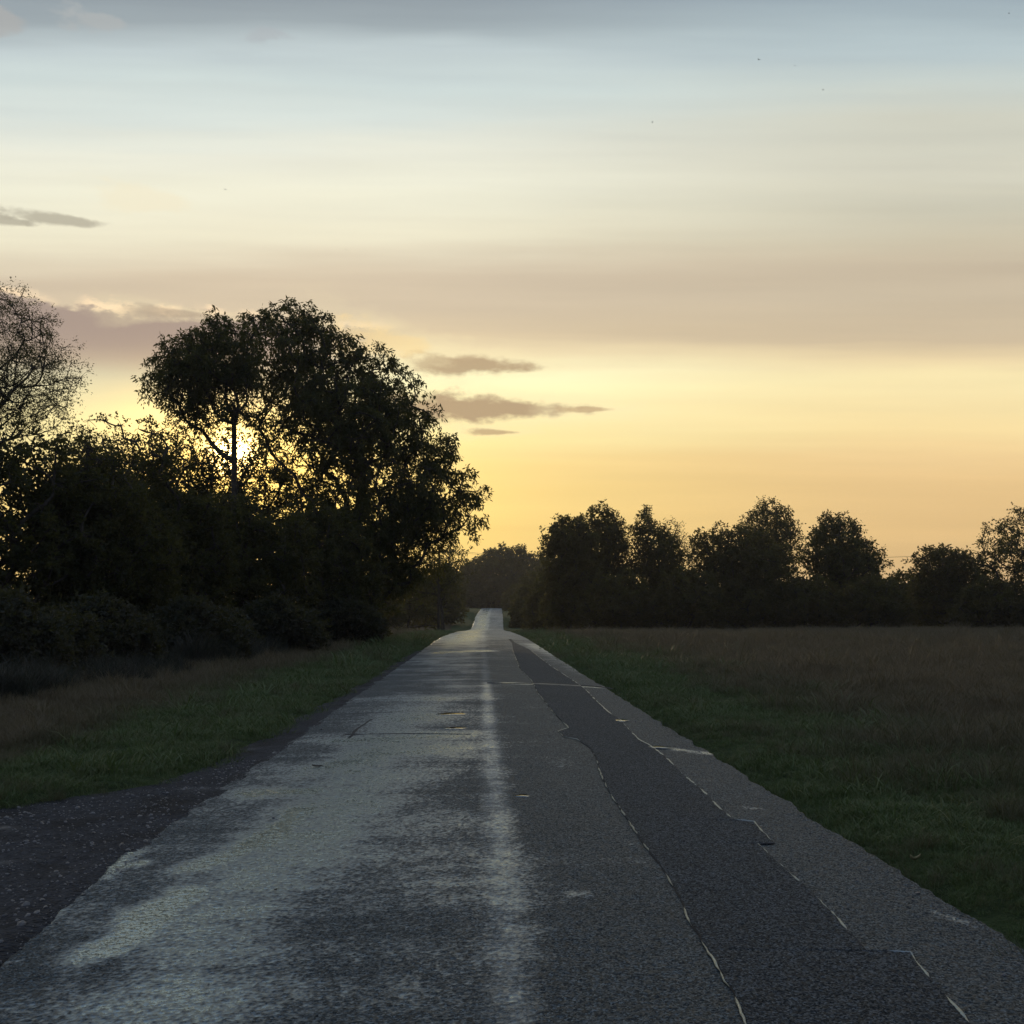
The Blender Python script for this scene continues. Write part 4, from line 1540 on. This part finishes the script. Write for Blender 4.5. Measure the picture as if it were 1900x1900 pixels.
def pole(px, D, height, label):
    b = at(px, 1130, D)
    gz = float(ground(np.array(b.x), np.array(D)))
    root = bpy.data.objects.new('utility_pole', None)
    COL.objects.link(root)
    root.location = (b.x, D, gz)
    root['label'] = label
    root['category'] = 'utility pole'
    root['group'] = 'poles carrying the wires'
    tube_path('pole_shaft', [(0, 0, -0.2), (0, 0, height * 0.5), (0.02, 0, height)], [0.15, 0.13, 0.10], M_WOOD, root, 10)
    tube_path('crossarm', [(-0.75, 0, height - 0.35), (0.75, 0, height - 0.35)], 0.055, M_WOOD, root, 4)
    for s in (-0.65, 0.65):
        tube_path('insulator', [(s, 0, height - 0.30), (s, 0, height - 0.24), (s, 0, height - 0.16), (s, 0, height - 0.10)], [0.03, 0.06, 0.05, 0.02], M_CERAMIC, root, 8)
    return Vector((b.x, D, gz + height - 0.12))


t1 = pole(814, 112, 8.4, 'dark wooden pole left of the road under the tallest tree')
t2 = pole(1285, 190, 10.5, 'wooden pole hidden in the gap of the right hand row')
t3 = pole(2010, 175, 9.5, 'wooden pole beyond the right edge of the view')


def wire(a, b, sag, label):
    pts = []
    for k in range(25):
        t = k / 24
        p = a.lerp(b, t)
        p.z -= sag * 4 * t * (1 - t)
        pts.append(p)
    o = Vector(a)
    tube_path('overhead_wire', [p - o for p in pts], 0.013, M_BLACK, None, 4, label=label, cat='wire', group='overhead wires', loc=o)


for s in (-0.65, 0.65):
    lab = 'left' if s < 0 else 'right'
    wire(t1 + Vector((s, 0, 0)), t2 + Vector((s, 0, 0)), 1.2, 'thin wire low in the sky over the road, tied to the %s insulator' % lab)
    wire(t2 + Vector((s, 0, 0)), t3 + Vector((s, 0, 0)), 1.5, 'thin wire crossing the sky gap on the right, tied to the %s insulator' % lab)


def bird(px, py, D, span, roll, heading, label, flap):
    p = at(px, py, D)
    root = bpy.data.objects.new('bird', None)
    COL.objects.link(root)
    root.location = p
    root.rotation_euler = (roll, 0, heading)
    root['label'] = label
    root['category'] = 'bird'
    root['group'] = 'birds high in the sky'
    span *= 0.8
    L = span * 0.42
    ys = [-0.5, -0.32, -0.1, 0.15, 0.32, 0.42, 0.5]
    rs = [0.02, 0.07, 0.11, 0.10, 0.055, 0.06, 0.012]
    tube_path('body', [(0, y * L, 0) for y in ys], [r * L for r in rs], M_FEATHER, root, 8)
    for s in (-1, 1):
        h = span / 2
        top = [(0.03, 0.14, 0), (0.30, 0.17, flap * 0.5), (0.62, 0.10, flap * 0.8), (1.0, -0.16, flap), (0.62, -0.06, flap * 0.8), (0.30, -0.07, flap * 0.5), (0.03, -0.10, 0)]
        V = [(s * x * h, y * span, z * h + dz) for dz in (0.006, -0.006) for x, y, z in top]
        n = len(top)
        f4 = [(0, 1, 5, 6), (1, 2, 4, 5), (n, n + 6, n + 5, n + 1), (n + 1, n + 5, n + 4, n + 2)] + [(i, n + i, n + (i + 1) % n, (i + 1) % n) for i in range(n)]
        f3 = [(2, 3, 4), (n + 2, n + 4, n + 3)]
        link('wing', mesh_np('wing', V, [f4, f3], [M_FEATHER]), root)
    tl = [(-0.03, -0.45 * L, 0), (0.03, -0.45 * L, 0), (0.10 * L * 2, -0.85 * L, 0), (-0.10 * L * 2, -0.85 * L, 0)]
    V = [(x, y, z + dz) for dz in (0.005, -0.005) for x, y, z in tl]
    link('tail', mesh_np('tail', V, [[(0, 1, 2, 3), (7, 6, 5, 4), (0, 4, 5, 1), (1, 5, 6, 2), (2, 6, 7, 3), (3, 7, 4, 0)]], [M_FEATHER]), root)


bird(1408, 111, 80, 0.36, 0.2, 0.6, 'largest of the dark birds high on the right', 0.45)
bird(1475, 122, 85, 0.20, 0.1, 1.0, 'faint bird just right of the largest bird', 0.3)
bird(1527, 167, 80, 0.26, -0.2, 1.4, 'lowest bird of the three high on the right', 0.35)
bird(1210, 227, 80, 0.25, 0.2, 2.1, 'lone bird between the centre and the right in pale sky', 0.5)
bird(418, 352, 85, 0.32, 0.1, 0.2, 'lone bird high on the left above the tall trees', 0.5)
bird(642, 463, 85, 0.17, 0.0, 1.2, 'faint bird above the tallest tree', 0.4)
bird(1872, 25, 75, 0.22, 0.0, 1.2, 'bird in the top right corner', 0.4)


def litter(px, py, size, ang, label, name, cat, mat, z=None, curl=0.3, aspect=0.5):
    x, y = gpt(px, py)
    z0 = float(road_top(np.array(x), np.array(y))) + 0.008 if z is None else z
    n = 7
    tt = np.linspace(-1, 1, n)
    V = []
    for dz in (0.0015, -0.0015):
        for s in (-1, 0, 1):
            for t in tt:
                w = aspect * (1 - t * t) ** 0.8 + 0.02
                V.append((t * size, s * w * size, curl * size * (t * t * 0.6 + s * s * 0.5) + dz))
    g = grid_faces(3, n)
    f = np.concatenate([g, g[:, ::-1] + 3 * n])
    link(name, mesh_np(name, V, [f], [mat], True), label=label, cat=cat, loc=(x, y, z0)).rotation_euler = (0.1, 0.1, ang)


M_DEADLEAF = mat_simple('dead_leaf', (0.012, 0.009, 0.007), (0.03, 0.02, 0.012), 20, 0.6, 0.3)
M_STRAW = mat_simple('straw', (0.35, 0.30, 0.16), (0.45, 0.38, 0.22), 20, 0.6, 0.3)
litter(588, 1427, 0.055, 0.3, 'dark curled dead leaf lying on the wet left lane', 'dead_leaf', 'leaf', M_DEADLEAF)
litter(511, 1664, 0.014, 1.1, 'small dark leaf scrap on the near left lane', 'dead_leaf', 'leaf', M_DEADLEAF)
litter(450, 1661, 0.008, 0.1, 'tiniest dark leaf scrap left of the small scrap on the near left lane', 'dead_leaf', 'leaf', M_DEADLEAF)
sx, sy = gpt(1698, 1606)
litter(1698, 1606, 0.07, 0.7, 'pale bent straw in the grass right of the road', 'straw', 'straw', M_STRAW, float(ground(np.array(sx), np.array(sy))) + 0.07, 0.5, 0.06)

# ------------------------------------------------------------------ morning haze
def build_haze():
    m, t = new_mat('haze_air')
    v = t.n('ShaderNodeVolumePrincipled')
    v.inputs['Color'].default_value = (0.95, 0.93, 0.9, 1)
    v.inputs['Density'].default_value = HAZE
    v.inputs['Anisotropy'].default_value = 0.55
    out = t.n('ShaderNodeOutputMaterial')
    t.link(v.outputs[0], out.inputs['Volume'])
    x0, x1, y0, y1, z0, z1 = -1220, 1220, -60, 2020, -14, 46
    V = [(x, y, z) for z in (z0, z1) for y in (y0, y1) for x in (x0, x1)]
    Fc = [(0, 2, 3, 1), (4, 5, 7, 6), (0, 1, 5, 4), (2, 6, 7, 3), (0, 4, 6, 2), (1, 3, 7, 5)]
    link('haze', mesh_np('haze', V, [Fc], [m]), kind='stuff', label='thin warm morning haze over road and field', cat='haze')


HAZE = 0.0002
if HAZE > 0:
    build_haze()
print('TREE TRIS', TRI_COUNT[0])
